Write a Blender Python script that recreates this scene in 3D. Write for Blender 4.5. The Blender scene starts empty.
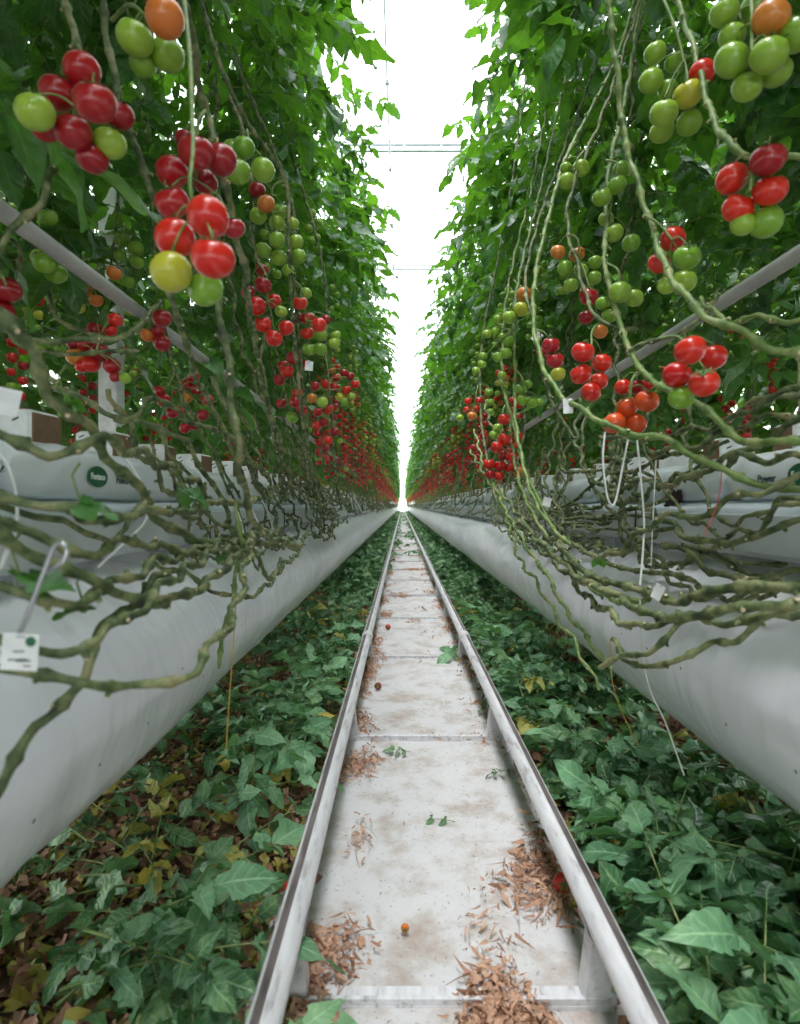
import bpy, math, random
import numpy as np
from mathutils import Vector, noise as mnoise

R = random.Random(7)
NR = np.random.RandomState(11)
S = bpy.context.scene
COL = S.collection
PI = math.pi

# ---------------------------------------------------------------- camera
CX, CH, F = -0.078, 0.905, 595.0
cd = bpy.data.cameras.new('camera')
cam = bpy.data.objects.new('camera', cd); COL.objects.link(cam)
cam.location = (CX, 0, CH); cam.rotation_euler = (PI/2, 0, 0)
cd.sensor_fit = 'VERTICAL'; cd.sensor_height = 36; cd.sensor_width = 36*800/1024
cd.lens = F/1024*36
cd.shift_x = -2/1024; cd.shift_y = -6/1024
cd.clip_start = 0.05; cd.clip_end = 300
cd.dof.use_dof = True; cd.dof.focus_distance = 2.6; cd.dof.aperture_fstop = 4.0
S.camera = cam

def P(px, py, d):
    """a point of the place from its bearing in the photograph and its distance down the aisle"""
    return (CX + (px-402)/F*d, d, CH + (506-py)/F*d)

# ---------------------------------------------------------------- materials
def nt(name):
    m = bpy.data.materials.new(name); m.use_nodes = True
    t = m.node_tree; b = t.nodes['Principled BSDF']
    return m, t, b
def node(t, k, **kw):
    n = t.nodes.new(k)
    for a, v in kw.items():
        if a in n.inputs: n.inputs[a].default_value = v
        else: setattr(n, a, v)
    return n
def ramp(t, fac, stops):
    r = t.nodes.new('ShaderNodeValToRGB')
    while len(r.color_ramp.elements) < len(stops): r.color_ramp.elements.new(.5)
    for e, (p, c) in zip(r.color_ramp.elements, stops):
        e.position = p; e.color = (*c, 1)
    t.links.new(fac, r.inputs[0]); return r.outputs[0]
def coords(t, kind='Object', scale=(1,1,1)):
    c = t.nodes.new('ShaderNodeTexCoord')
    mp = t.nodes.new('ShaderNodeMapping'); mp.inputs['Scale'].default_value = scale
    t.links.new(c.outputs[kind], mp.inputs[0]); return mp.outputs[0]
def noise_tex(t, vec, sc, det=3, rough=.5):
    n = t.nodes.new('ShaderNodeTexNoise'); n.inputs['Scale'].default_value = sc
    n.inputs['Detail'].default_value = det; n.inputs['Roughness'].default_value = rough
    t.links.new(vec, n.inputs['Vector']); return n.outputs['Fac']
def bump(t, b, h, strength=.3, dist=.01):
    n = t.nodes.new('ShaderNodeBump'); n.inputs['Strength'].default_value = strength
    n.inputs['Distance'].default_value = dist
    t.links.new(h, n.inputs['Height']); t.links.new(n.outputs[0], b.inputs['Normal'])
def simple(name, col, rough=.5, metal=0, spec=.5, stops=None, sc=20, scale=(1,1,1), bmp=0, bdist=.003):
    m, t, b = nt(name)
    b.inputs['Roughness'].default_value = rough; b.inputs['Metallic'].default_value = metal
    b.inputs['Specular IOR Level'].default_value = spec
    v = coords(t, 'Object', scale); f = noise_tex(t, v, sc, 4, .6)
    if stops is None:
        stops = [(.3, tuple(c*.82 for c in col)), (.7, tuple(min(1, c*1.12) for c in col))]
    t.links.new(ramp(t, f, stops), b.inputs['Base Color'])
    if bmp: bump(t, b, f, bmp, bdist)
    return m

def math_node(t, op, a, b=None, c=None):
    n = t.nodes.new('ShaderNodeMath'); n.operation = op
    for k, x in enumerate((a, b, c)):
        if x is None: continue
        if isinstance(x, (int, float)): n.inputs[k].default_value = x
        else: t.links.new(x, n.inputs[k])
    return n.outputs[0]
def leaf_mat(name, dark, mid, light, trans, tw=.38, rough=.42, vein=.5):
    m, t, b = nt(name)
    v = coords(t, 'Object')
    f = noise_tex(t, v, 6.5, 3, .6)
    f2 = noise_tex(t, v, 45, 2, .5)
    oi = t.nodes.new('ShaderNodeObjectInfo')
    a = math_node(t, 'MULTIPLY_ADD', oi.outputs['Random'], .14, f)
    a2 = math_node(t, 'MULTIPLY_ADD', f2, .3, a)
    c = ramp(t, a2, [(.45, dark), (.66, mid), (.88, light)])
    at = t.nodes.new('ShaderNodeAttribute'); at.attribute_name = 'leaf_pos'
    sp = t.nodes.new('ShaderNodeSeparateXYZ'); t.links.new(at.outputs['Vector'], sp.inputs[0])
    sd_ = math_node(t, 'ABSOLUTE', sp.outputs[1])
    rib = math_node(t, 'LESS_THAN', sd_, .07)
    ph = math_node(t, 'FRACT', math_node(t, 'SUBTRACT', math_node(t, 'MULTIPLY', sp.outputs[0], 5.5), math_node(t, 'MULTIPLY', sd_, 1.3)))
    lat = math_node(t, 'LESS_THAN', math_node(t, 'ABSOLUTE', math_node(t, 'SUBTRACT', ph, .5)), .055)
    vn = math_node(t, 'MAXIMUM', rib, math_node(t, 'MULTIPLY', lat, .6))
    vn = math_node(t, 'MULTIPLY', vn, vein)
    mx0 = t.nodes.new('ShaderNodeMix'); mx0.data_type = 'RGBA'
    t.links.new(vn, mx0.inputs[0]); t.links.new(c, mx0.inputs[6]); mx0.inputs[7].default_value = (*[min(1, x*1.5+.05) for x in light], 1)
    t.links.new(mx0.outputs[2], b.inputs['Base Color'])
    b.inputs['Roughness'].default_value = rough; b.inputs['Specular IOR Level'].default_value = .6
    tr = t.nodes.new('ShaderNodeBsdfTranslucent')
    ct = ramp(t, a2, [(.45, tuple(x*.6 for x in trans)), (.85, trans)])
    t.links.new(ct, tr.inputs['Color'])
    mx = t.nodes.new('ShaderNodeMixShader'); mx.inputs[0].default_value = tw
    t.links.new(b.outputs[0], mx.inputs[1]); t.links.new(tr.outputs[0], mx.inputs[2])
    t.links.new(mx.outputs[0], t.nodes['Material Output'].inputs['Surface'])
    h = math_node(t, 'MULTIPLY_ADD', math_node(t, 'ABSOLUTE', math_node(t, 'SUBTRACT', ph, .5)), 1.2, f2)
    bump(t, b, h, .5, .004)
    return m

def fruit_mat(name, a, b_, rough=.28):
    m, t, b = nt(name)
    v = coords(t, 'Object'); f = noise_tex(t, v, .9, 1)
    oi = t.nodes.new('ShaderNodeObjectInfo')
    t.links.new(ramp(t, oi.outputs['Random'], [(0, a), (1, b_)]), b.inputs['Base Color'])
    b.inputs['Roughness'].default_value = rough
    b.inputs['Specular IOR Level'].default_value = .5
    b.inputs['Subsurface Weight'].default_value = .0
    b.inputs['Coat Weight'].default_value = .2; b.inputs['Coat Roughness'].default_value = .12
    return m

M = {}
M['leaf'] = leaf_mat('leaf_green', (.006,.028,.014), (.014,.072,.020), (.055,.18,.038), (.19,.50,.02), .30, .36, .35)
M['leaf_pale'] = leaf_mat('leaf_pale_green', (.07,.19,.10), (.15,.33,.17), (.27,.47,.25), (.2,.5,.08), .2, .5)
M['leaf_litter'] = leaf_mat('fallen_leaf_green', (.012,.060,.026), (.060,.175,.062), (.23,.38,.17), (.08,.30,.06), .15, .42)
M['leaf_yellow'] = leaf_mat('leaf_yellow', (.20,.24,.05), (.40,.40,.10), (.55,.42,.07), (.5,.4,.03), .2, .6)
M['leaf_brown'] = leaf_mat('leaf_brown', (.12,.055,.035), (.36,.18,.11), (.58,.36,.25), (.3,.15,.08), .12, .8, .15)
M['stem'] = simple('stem_bark', (.2,.25,.1), .6, stops=[(.30,(.02,.03,.013)), (.42,(.058,.085,.028)), (.52,(.125,.16,.062)), (.62,(.26,.26,.125)), (.72,(.17,.11,.05))], sc=32, bmp=.9)
M['stem_fresh'] = simple('stem_green', (.2,.32,.08), .5, stops=[(.3,(.06,.11,.025)), (.5,(.15,.24,.06)), (.7,(.36,.36,.17))], sc=26, bmp=.3)
M['scar'] = simple('stem_scar', (.6,.5,.32), .7, sc=60)
M['red'] = fruit_mat('tomato_red', (.52,.006,.006), (.64,.026,.010))
M['dark_red'] = fruit_mat('tomato_deep_red', (.28,.004,.010), (.42,.008,.012))
M['orange'] = fruit_mat('tomato_orange', (.60,.14,.02), (.62,.24,.04))
M['orange_red'] = fruit_mat('tomato_orange_red', (.64,.055,.012), (.64,.09,.015))
M['yellow'] = fruit_mat('tomato_yellow_green', (.40,.44,.03), (.50,.46,.04))
M['green'] = fruit_mat('tomato_green', (.16,.34,.025), (.32,.48,.05))
M['calyx'] = simple('calyx_green', (.09,.2,.04), .6)
M['rail'] = simple('rail_paint', (.62,.6,.62), .38, stops=[(.3,(.34,.32,.33)), (.45,(.6,.59,.62)), (.7,(.72,.71,.74))], sc=9, scale=(6,1,6), bmp=.15)
M['rail_worn'] = simple('rail_worn_track', (.12,.1,.1), .5, stops=[(.3,(.06,.05,.05)), (.6,(.16,.13,.13)), (.8,(.36,.32,.32))], sc=14, scale=(3,.6,3))
M['film'] = simple('duct_film', (.78,.80,.82), .33, stops=[(.25,(.80,.81,.88)), (.5,(.87,.875,.94)), (.8,(.91,.91,.97))], sc=2.6, scale=(1,.45,1), bmp=.7, bdist=.035)
M['gutter'] = simple('gutter_coating', (.52,.56,.57), .35, sc=5)
M['bag'] = simple('bag_film', (.68,.72,.75), .3, stops=[(.3,(.68,.75,.80)), (.7,(.80,.83,.86))], sc=6, bmp=.3, bdist=.02)
M['liner'] = simple('liner_film', (.60,.68,.74), .3, sc=6, bmp=.3, bdist=.02)
M['coir'] = simple('coir', (.2,.12,.07), .95, sc=120, bmp=.8)
M['logo'] = simple('logo_green', (.008,.12,.05), .4)
M['logo_ink'] = simple('print_dark', (.02,.045,.05), .5)
M['white_ink'] = simple('print_white', (.8,.85,.82), .5)
M['white'] = simple('white_paint', (.8,.81,.82), .45)
M['alu'] = simple('aluminium', (.6,.62,.64), .3, .6)
M['pipe'] = simple('pipe_paint', (.42,.41,.40), .4, sc=8, bmp=.1)
M['wire'] = simple('galvanised_wire', (.5,.52,.54), .3, .8)
M['plastic'] = simple('white_plastic', (.75,.77,.76), .35)
M['black'] = simple('black_plastic', (.02,.02,.022), .4)
M['twine'] = simple('yellow_twine', (.55,.36,.08), .8)
M['twine_white'] = simple('white_twine', (.75,.76,.72), .8)
M['twine_red'] = simple('red_twine', (.6,.06,.05), .8)
M['hole'] = simple('dark_coir', (.03,.012,.014), .9)

m = M['film']; t = m.node_tree; b = t.nodes['Principled BSDF']
va = coords(t, 'Object', (2.2, 5, 2.2)); vb = coords(t, 'Object', (9, 1.6, 9))
na = noise_tex(t, va, 1.0, 3, .6); nb_ = noise_tex(t, vb, 1.0, 2, .5)
hh = math_node(t, 'ADD', math_node(t, 'POWER', na, 3), math_node(t, 'MULTIPLY', nb_, .5))
bump(t, b, hh, .5, .035); b.inputs['Roughness'].default_value = .27
# soil below the leaf litter
m, t, b = nt('soil_litter')
v = coords(t); f = noise_tex(t, v, 26, 6, .7); f1 = noise_tex(t, v, 3, 2)
c1 = ramp(t, f, [(.3,(.03,.018,.014)), (.5,(.13,.065,.04)), (.62,(.28,.15,.09)), (.75,(.28,.26,.05))])
t.links.new(c1, b.inputs['Base Color']); b.inputs['Roughness'].default_value = .9
bump(t, b, f, 1, .03); M['soil'] = m
# white woven ground cloth, soiled
m, t, b = nt('ground_cloth')
v = coords(t); f = noise_tex(t, v, 7, 6, .7); f2 = noise_tex(t, v, 90, 3, .7)
c1 = ramp(t, f, [(.27,(.36,.27,.23)), (.40,(.46,.41,.39)), (.52,(.58,.565,.58)), (.8,(.64,.63,.655))])
c2 = ramp(t, f2, [(.30,(.42,.32,.27)), (.38,(1,1,1)), (1,(1,1,1))])
mx = t.nodes.new('ShaderNodeMix'); mx.data_type = 'RGBA'; mx.blend_type = 'MULTIPLY'; mx.inputs[0].default_value = 1
t.links.new(c1, mx.inputs[6]); t.links.new(c2, mx.inputs[7]); t.links.new(mx.outputs[2], b.inputs['Base Color'])
b.inputs['Roughness'].default_value = .6
w = t.nodes.new('ShaderNodeTexWave'); w.inputs['Scale'].default_value = 60; w.inputs['Distortion'].default_value = .6
t.links.new(v, w.inputs['Vector']); bump(t, b, w.outputs['Fac'], .12, .002); M['cloth'] = m
# roof glass
m = bpy.data.materials.new('roof_glass'); m.use_nodes = True; t = m.node_tree
b = t.nodes['Principled BSDF']; tr = t.nodes.new('ShaderNodeBsdfTransparent'); tr.inputs[0].default_value = (.95,.96,.96,1)
gl = t.nodes.new('ShaderNodeBsdfGlossy'); gl.inputs['Roughness'].default_value = .05
mx = t.nodes.new('ShaderNodeMixShader'); mx.inputs[0].default_value = .06
t.links.new(tr.outputs[0], mx.inputs[1]); t.links.new(gl.outputs[0], mx.inputs[2])
t.links.new(mx.outputs[0], t.nodes['Material Output'].inputs['Surface']); t.nodes.remove(b); M['glass'] = m

# ---------------------------------------------------------------- mesh builder
class MB:
    def __init__(s): s.v = []; s.f = []; s.n = 0; s.slots = []
    def slot(s, m):
        if m not in s.slots: s.slots.append(m)
        return s.slots.index(m)
    def add(s, verts, faces, mat, uv=None):
        verts = np.asarray(verts, dtype=np.float32)
        if verts.ndim != 2 or verts.shape[1] != 5:
            verts = verts.reshape(-1, 3)
            e = np.zeros((len(verts), 5), np.float32); e[:, :3] = verts
            e[:, 4] = .5
            if uv is not None: e[:, 3:] = uv
            verts = e
        faces = np.asarray(faces, dtype=np.int32)
        s.v.append(verts)
        k = s.slot(mat)
        s.f.append((faces + s.n, np.full(len(faces), k, np.int32)))
        s.n += len(verts)
    def merge(s, arrs, mtx, off):
        """add a ready template [(verts, faces, mat)] turned by a 3x3 and moved"""
        for (vv, ff, mm) in arrs:
            w = vv.copy(); w[:, :3] = vv[:, :3] @ mtx.T + off; s.add(w, ff, mm)
    def arrays(s):
        return s
    def mesh(s, name, smooth=True):
        me = bpy.data.meshes.new(name)
        if not s.v: return me
        V = np.concatenate(s.v)
        loops = np.concatenate([f.ravel() for f, _ in s.f])
        tot = np.concatenate([np.full(len(f), f.shape[1], np.int32) for f, _ in s.f])
        mi = np.concatenate([k for _, k in s.f])
        start = np.concatenate([[0], np.cumsum(tot)[:-1]]).astype(np.int32)
        me.vertices.add(len(V)); me.vertices.foreach_set('co', np.ascontiguousarray(V[:, :3]).ravel())
        me.loops.add(len(loops)); me.loops.foreach_set('vertex_index', loops)
        me.polygons.add(len(tot)); me.polygons.foreach_set('loop_start', start)
        me.polygons.foreach_set('loop_total', tot)
        for k in s.slots: me.materials.append(M[k])
        me.polygons.foreach_set('material_index', mi)
        me.polygons.foreach_set('use_smooth', np.full(len(tot), smooth))
        if np.any(V[:, 3] != 0):
            at_ = me.attributes.new('leaf_pos', 'FLOAT2', 'POINT'); at_.data.foreach_set('vector', np.ascontiguousarray(V[:, 3:]).ravel())
        me.update(calc_edges=True); me.validate()
        return me
    def tpl(s):
        """flatten into [(verts, faces, mat)]"""
        V = np.concatenate(s.v); out = []
        by = {}
        for f, k in s.f: by.setdefault((k[0], f.shape[1]), []).append(f)
        for (k, n), fs in by.items():
            f = np.concatenate(fs); u, inv = np.unique(f, return_inverse=True)
            out.append((V[u], inv.reshape(f.shape).astype(np.int32), s.slots[k]))
        return out
    # ---- shapes
    def box(s, c, d, mat, bev=0.0):
        x, y, z = c; a, b_, e = d[0]/2, d[1]/2, d[2]/2
        if bev <= 0:
            v = [(x+i*a, y+j*b_, z+k*e) for i in (-1,1) for j in (-1,1) for k in (-1,1)]
            s.add(v, [(0,1,3,2),(4,6,7,5),(0,4,5,1),(2,3,7,6),(0,2,6,4),(1,5,7,3)], mat); return
        # chamfered box: rings along z
        rings = [(e*-1, bev), (-e+bev, 0), (e-bev, 0), (e, bev)]
        V = []
        for (zz, q) in rings:
            A, B = a-q, b_-q; c_ = bev
            for (i, j) in ((1,1),(-1,1),(-1,-1),(1,-1)):
                p1 = (i*A, j*(B-c_)); p2 = (i*(A-c_), j*B)
                if (i*j) > 0: V += [(x+p1[0],y+p1[1],z+zz),(x+p2[0],y+p2[1],z+zz)]
                else: V += [(x+p2[0],y+p2[1],z+zz),(x+p1[0],y+p1[1],z+zz)]
        fs = []
        for r_ in range(3):
            for i in range(8):
                fs.append((r_*8+i, r_*8+(i+1)%8, (r_+1)*8+(i+1)%8, (r_+1)*8+i))
        s.add(V, fs, mat)
        s.add([V[i] for i in range(8)], [tuple(reversed(range(8)))], mat); s.add(V[24:], [tuple(range(8))], mat)
    def tube(s, pts, rad, mat, n=8, cap=True):
        pts = np.asarray(pts, dtype=float); m_ = len(pts)
        rad = np.broadcast_to(np.asarray(rad, dtype=float), (m_,))
        tg = np.gradient(pts, axis=0); tg /= np.linalg.norm(tg, axis=1)[:, None] + 1e-9
        up = np.array([0.,0.,1.]) if abs(tg[0][2]) < .9 else np.array([1.,0.,0.])
        V = []; nrm = np.cross(tg[0], up); nrm /= np.linalg.norm(nrm)
        ang = np.arange(n)*2*PI/n
        for i in range(m_):
            nrm = nrm - tg[i]*np.dot(nrm, tg[i]); nrm /= np.linalg.norm(nrm) + 1e-9
            bn = np.cross(tg[i], nrm)
            V.append(pts[i] + rad[i]*(np.cos(ang)[:,None]*nrm + np.sin(ang)[:,None]*bn))
        V = np.concatenate(V)
        i = np.arange(m_-1)[:,None]*n; j = np.arange(n)[None,:]; k = (j+1) % n
        fs = np.stack([i+j, i+k, i+n+k, i+n+j], -1).reshape(-1, 4)
        s.add(V, fs, mat)
        if cap:
            s.add(V[:n], [tuple(reversed(range(n)))], mat); s.add(V[-n:], [tuple(range(n))], mat)
    def lathe(s, prof, mat, n=16, c=(0,0,0)):
        V = []
        for (r_, z) in prof:
            for i in range(n):
                a = 2*PI*i/n; V.append((c[0]+r_*math.cos(a), c[1]+r_*math.sin(a), c[2]+z))
        fs = []
        for q in range(len(prof)-1):
            for i in range(n):
                j = (i+1) % n
                fs.append((q*n+i, q*n+j, (q+1)*n+j, (q+1)*n+i))
        s.add(V, fs, mat)

def link(name, me, parent=None, loc=None):
    o = bpy.data.objects.new(name, me); COL.objects.link(o)
    if parent: o.parent = parent
    if loc is not None: o.location = loc
    return o
def tag(o, label, cat, group=None, kind=None):
    o['label'] = label; o['category'] = cat
    if group: o['group'] = group
    if kind: o['kind'] = kind
    return o
def struct(o): o['kind'] = 'structure'; return o
def empty(name, loc=(0,0,0), rz=0):
    o = bpy.data.objects.new(name, None); COL.objects.link(o); o.location = loc; o.rotation_euler = (0,0,rz)
    o.empty_display_size = .05; return o
def rotm(rx=0, ry=0, rz=0):
    cx, sx, cy, sy, cz, sz = math.cos(rx), math.sin(rx), math.cos(ry), math.sin(ry), math.cos(rz), math.sin(rz)
    X = np.array([[1,0,0],[0,cx,-sx],[0,sx,cx]]); Y = np.array([[cy,0,sy],[0,1,0],[-sy,0,cy]]); Z = np.array([[cz,-sz,0],[sz,cz,0],[0,0,1]])
    return Z @ Y @ X
def spline(ctrl, step=.02, closed=False):
    """Catmull-Rom through control points"""
    c = [np.array(p, dtype=float) for p in ctrl]
    c = [2*c[0]-c[1]] + c + [2*c[-1]-c[-2]]
    out = []
    for i in range(1, len(c)-2):
        p0, p1, p2, p3 = c[i-1:i+3]
        n = max(2, int(np.linalg.norm(p2-p1)/step))
        for k in range(n):
            u = k/n
            out.append(.5*((2*p1)+(-p0+p2)*u+(2*p0-5*p1+4*p2-p3)*u*u+(-p0+3*p1-3*p2+p3)*u**3))
    out.append(c[-2]); return np.array(out)

# ---------------------------------------------------------------- leaves
LOBE = [.05, .50, .62, .60, .95, .84, .74, .80, .58, .52, .26, .03]
LOBE_T = [0, .07, .16, .26, .35, .45, .55, .63, .72, .80, .91, 1.0]
LUV = {}
for full_, T_ in ((True, LOBE_T), (False, [0,.3,.65,1.0])):
    LUV[full_] = np.array([(t_+.001, y_) for t_ in T_ for y_ in (-1, 0, 1)], dtype=np.float32)
def leaflet(rng, n_full=True, width=.32, curl=.25):
    """leaflet of unit length along +x: jagged lobes, folded on its midrib, tip bent down"""
    if n_full: T, W = LOBE_T, LOBE
    else: T, W = [0, .3, .65, 1.0], [.1, 1.0, .75, .04]
    V = []; ph = rng.uniform(0, 6); fold = rng.uniform(-.1, .7); cu = curl*rng.uniform(-.2, 2.2); side = rng.uniform(-.12,.12)
    for k, (t_, w_) in enumerate(zip(T, W)):
        w_ *= width*(rng.uniform(.85, 1.12) if n_full else 1)
        z = -cu*t_*t_; y0 = side*t_*t_
        back = (-.14 if k in (1,4,7,9) else .02)*w_
        wav = .07*math.sin(ph+t_*8)
        V += [(t_+back, y0-w_, z+fold*w_+wav), (t_, y0, z), (t_+back, y0+w_, z+fold*w_-wav)]
    fs = []
    for k in range(len(T)-1):
        a = k*3
        fs += [(a, a+3, a+4, a+1), (a+1, a+4, a+5, a+2)]
    return np.array(V), np.array(fs)
def frond(rng, mat, full=True, L=.36, pairs=4, droop=.5, lsz=.12, flat=False, stalkmat='stem_fresh'):
    """compound tomato leaf: arching stalk along +x with pairs of leaflets and small ones between"""
    mb = MB()
    pts = []
    yb = rng.uniform(-.12,.12)
    for k in range(8):
        u = k/7; pts.append((L*u, L*yb*u*u, L*(.18*u - droop*u*u)))
    pts = np.array(pts)
    if full: mb.tube(pts, np.linspace(.0032,.0012,8), stalkmat, 5, False)
    else: mb.tube(pts[::3], np.linspace(.004,.002,len(pts[::3])), stalkmat, 3, False)
    def at(u):
        i = min(6, int(u*7)); q = u*7-i; return pts[i]*(1-q)+pts[i+1]*q
    def put(u, az, size, pitch):
        v, f = leaflet(rng, full)
        q_ = 1.25 if flat else .45
        m_ = rotm(rng.uniform(-q_,q_), pitch, az)
        mb.add(v*size @ m_.T + at(u), f, mat, LUV[full])
    put(1.0, rng.uniform(-.2,.2)+yb*2, lsz*1.4, (.1 if flat else .5)+rng.uniform(-.2,.3))
    for k in range(pairs):
        u = .28 + .66*k/max(1, pairs-1) - .04
        for sd in (-1, 1):
            put(u+rng.uniform(-.02,.02), sd*(1.05+rng.uniform(-.25,.25)), lsz*(.72+.36*math.sin(PI*(k+1)/(pairs+1)))*rng.uniform(.85,1.15), (rng.uniform(-.5,.5) if flat else .35)+rng.uniform(-.25,.35))
            if full and rng.random() < .55:
                put(u+.09, sd*1.3, lsz*.33, .2)
    return mb.tpl()
rl = random.Random(3)
FR = [frond(rl, 'leaf', True, rl.uniform(.32,.44), 4, rl.uniform(.25,.8), rl.uniform(.10,.14)) for _ in range(12)]
FR_LO = [frond(rl, 'leaf', False, rl.uniform(.32,.44), 3, rl.uniform(.25,.8), rl.uniform(.12,.16)) for _ in range(8)]
FRL = [frond(rl, 'leaf_litter', True, rl.uniform(.16,.28), 3, rl.uniform(-.15,.4), rl.uniform(.05,.085), True) for _ in range(12)]
FRL_LO = [frond(rl, 'leaf_litter', False, rl.uniform(.2,.34), 3, rl.uniform(-.05,.25), rl.uniform(.07,.11), True) for _ in range(6)]
FRP = [frond(rl, 'leaf_pale', True, rl.uniform(.22,.34), 3, rl.uniform(0,.3), rl.uniform(.07,.10), True) for _ in range(5)]
FRY = [frond(rl, 'leaf_yellow', True, rl.uniform(.12,.2), 2, rl.uniform(0,.2), rl.uniform(.05,.08), True) for _ in range(4)]

def foliage_mb(rng, z0, z1, n, lib, xc=0, spread=.0, inner=.42):
    """leaves of one plant; x<0 is the aisle side; origin at the base of the plant"""
    mb = MB()
    for k in range(n):
        z = z0 + (z1-z0)*(k+rng.random())/n
        az = rng.uniform(-PI, PI)
        T_ = lib[rng.randrange(len(lib))]
        s_ = rng.uniform(.8, 1.15)
        if z < z0+.25: s_ *= .8
        m_ = rotm(rng.uniform(-.4,.4), rng.uniform(-.35,.45), az)*s_
        mb.merge(T_, m_, np.array([xc+rng.uniform(-.07,.07), rng.uniform(-.12,.12), z]))
    return mb

# ---------------------------------------------------------------- stems
def stem_into(mb, ctrl, r0, rng, mat='stem', n=7, step=.012, kink=.008, knots=True, r1=None, pale=True):
    pts = spline(ctrl, step)
    L = np.concatenate([[0], np.cumsum(np.linalg.norm(np.diff(pts, axis=0), axis=1))])
    # zig-zag at the nodes, every 7-9 cm
    sp = .07; r1 = r1 or r0
    ph = rng.uniform(0, sp); i_node = ((L+ph)/sp)
    tri = 2*np.abs(i_node*.5 - np.floor(i_node*.5+.5))  # 0..1..0
    side = np.array([rng.uniform(-1,1) for _ in range(3)]); side /= np.linalg.norm(side)
    side2 = np.cross(side, pts[-1]-pts[0]); side2 /= np.linalg.norm(side2)+1e-6
    pts = pts + kink*((tri-.5)[:,None]*side2*1.9) + np.stack([np.sin(L*9+ph*50)*kink*.5, np.cos(L*7.3)*kink*.4, np.sin(L*17.7+3)*kink*.5], -1)
    fr = i_node - np.floor(i_node)
    bulge = np.exp(-((fr-.5)/.10)**2)
    rr = (r0+(r1-r0)*L/L[-1])*(.88+.55*bulge + .10*np.sin(L*61+ph*90)*np.sin(L*143))
    rr[-1] *= .4
    mb.tube(pts, rr, mat, n, True)
    if knots:
        for q in range(int(i_node[0])+1, int(i_node[-1])):
            j = int(np.argmin(np.abs(i_node-(q+.5))))
            if j < 2 or j > len(pts)-3: continue
            tg = pts[j+1]-pts[j-1]; tg /= np.linalg.norm(tg)
            d = np.cross(tg, np.array([rng.uniform(-1,1) for _ in range(3)])); d /= np.linalg.norm(d)+1e-6
            d = d*.9 + tg*.5*rng.choice((-1,1))
            ln = r0*rng.uniform(1.5, 2.4)
            a = pts[j]; 
            mb.tube([a, a+d*ln*.75, a+d*ln], [r0*.72, r0*.6, r0*.45], mat, 5, False)
            mb.tube([a+d*ln*.98, a+d*ln*1.06], [r0*.46, r0*.38], 'scar', 5, True)
    return pts, L

# ---------------------------------------------------------------- tomatoes
def tomato_mb(col, n=16, calyx=True, r=1.0, mb=None, c=(0,0,0), m_=None, lo=False):
    """unit-radius tomato, stem end up"""
    t_ = MB()
    k = 6 if lo else 11
    prof = []
    for i in range(k+1):
        a = -PI/2 + PI*i/k
        rr = math.cos(a); z = math.sin(a)*.9
        if z > .55: z -= .22*((z-.55)/.35)**2 * (1-rr) * 1.3
        prof.append((max(rr, .015), z))
    t_.lathe(prof, col, n)
    if calyx:
        zt = prof[-1][1]
        for q in range(5):
            a = q*2*PI/5
            ca, sa = math.cos(a), math.sin(a)
            V = []
            for (u, w, z) in ((.02,.08,zt+.04),(.3,.13,zt+.16),(.62,.09,zt+.10),(.85,.015,zt+.22)):
                V += [(u*ca - w*sa, u*sa + w*ca, z), (u*ca + w*sa, u*sa - w*ca, z)]
            t_.add(V, [(0,2,3,1),(2,4,5,3),(4,6,7,5)], 'calyx')
        t_.tube([(0,0,zt-.02),(0.03,0,zt+.3),(.1,0,zt+.55)], [.07,.06,.05], 'stem_fresh', 5, False)
    return t_
TOM = {c: tomato_mb(c).mesh('tomato_'+c) for c in ('red','dark_red','orange','orange_red','yellow','green')}
TOM_LO = {c: tomato_mb(c, 7, False, lo=True).tpl() for c in TOM}
for me in TOM.values():
    for p in me.polygons: pass

def tom_obj(parent, loc, rad, col, tilt=(0,0)):
    o = bpy.data.objects.new('tomato', TOM[col]); COL.objects.link(o); o.parent = parent
    o.location = loc; o.scale = (rad, rad, rad); o.rotation_euler = (tilt[0], tilt[1], R.uniform(0, 6)); return o

def truss_layout(rng, kind, n):
    """positions, radii and colours of the fruit of one truss hanging from the origin"""
    out = []
    for i in range(n):
        z = -.055 - .033*i
        a = (i % 2)*PI + rng.uniform(-.7,.7) + rng.uniform(0, .6)
        rad = rng.uniform(.0235,.029)*(1-.03*i)
        off = rad*rng.uniform(.85,1.2)
        u = i/max(1, n-1)
        if kind == 'red': col = rng.choice(('red','red','dark_red','dark_red')) if u < .85 or rng.random() < .6 else rng.choice(('orange','yellow','green'))
        elif kind == 'mixed': col = 'red' if u < .3 else ('orange' if u < .5 else ('yellow' if u < .65 else 'green'))
        else: col = 'green'; rad *= .92
        out.append(((math.cos(a)*off, math.sin(a)*off, z), rad, col))
    return out
def truss_stalk(rng, n, lay, n_side=5):
    mb = MB()
    zl = lay[-1][0][2]
    mb.tube(spline([(.07,0,.03),(.035,0,.035),(0,0,0),(0,0,-.05),(0.004,0,zl)], .02), .0028, 'stem_fresh', n_side, False)
    for (p, r_, c_) in lay:
        p = np.array(p); q = p+np.array([0,0,r_*.8])
        mb.tube([np.array([0,0,p[2]+r_*1.5]), q], .0014, 'stem_fresh', 4, False)
    return mb
rt = random.Random(21)
TR = {}
for kind, cnt in (('red',4),('mixed',3),('green',3)):
    TR[kind] = []
    for _ in range(cnt):
        n = rt.randint(6, 8); lay = truss_layout(rt, kind, n)
        sm = truss_stalk(rt, n, lay)
        merged = truss_stalk(rt, n, lay, 3)
        for (p, r_, c_) in lay:
            merged.merge(TOM_LO[c_], np.eye(3)*r_, np.array(p))
        TR[kind].append((lay, sm.mesh('truss_'+kind), merged.mesh('far_truss_'+kind), merged.tpl()))

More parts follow.
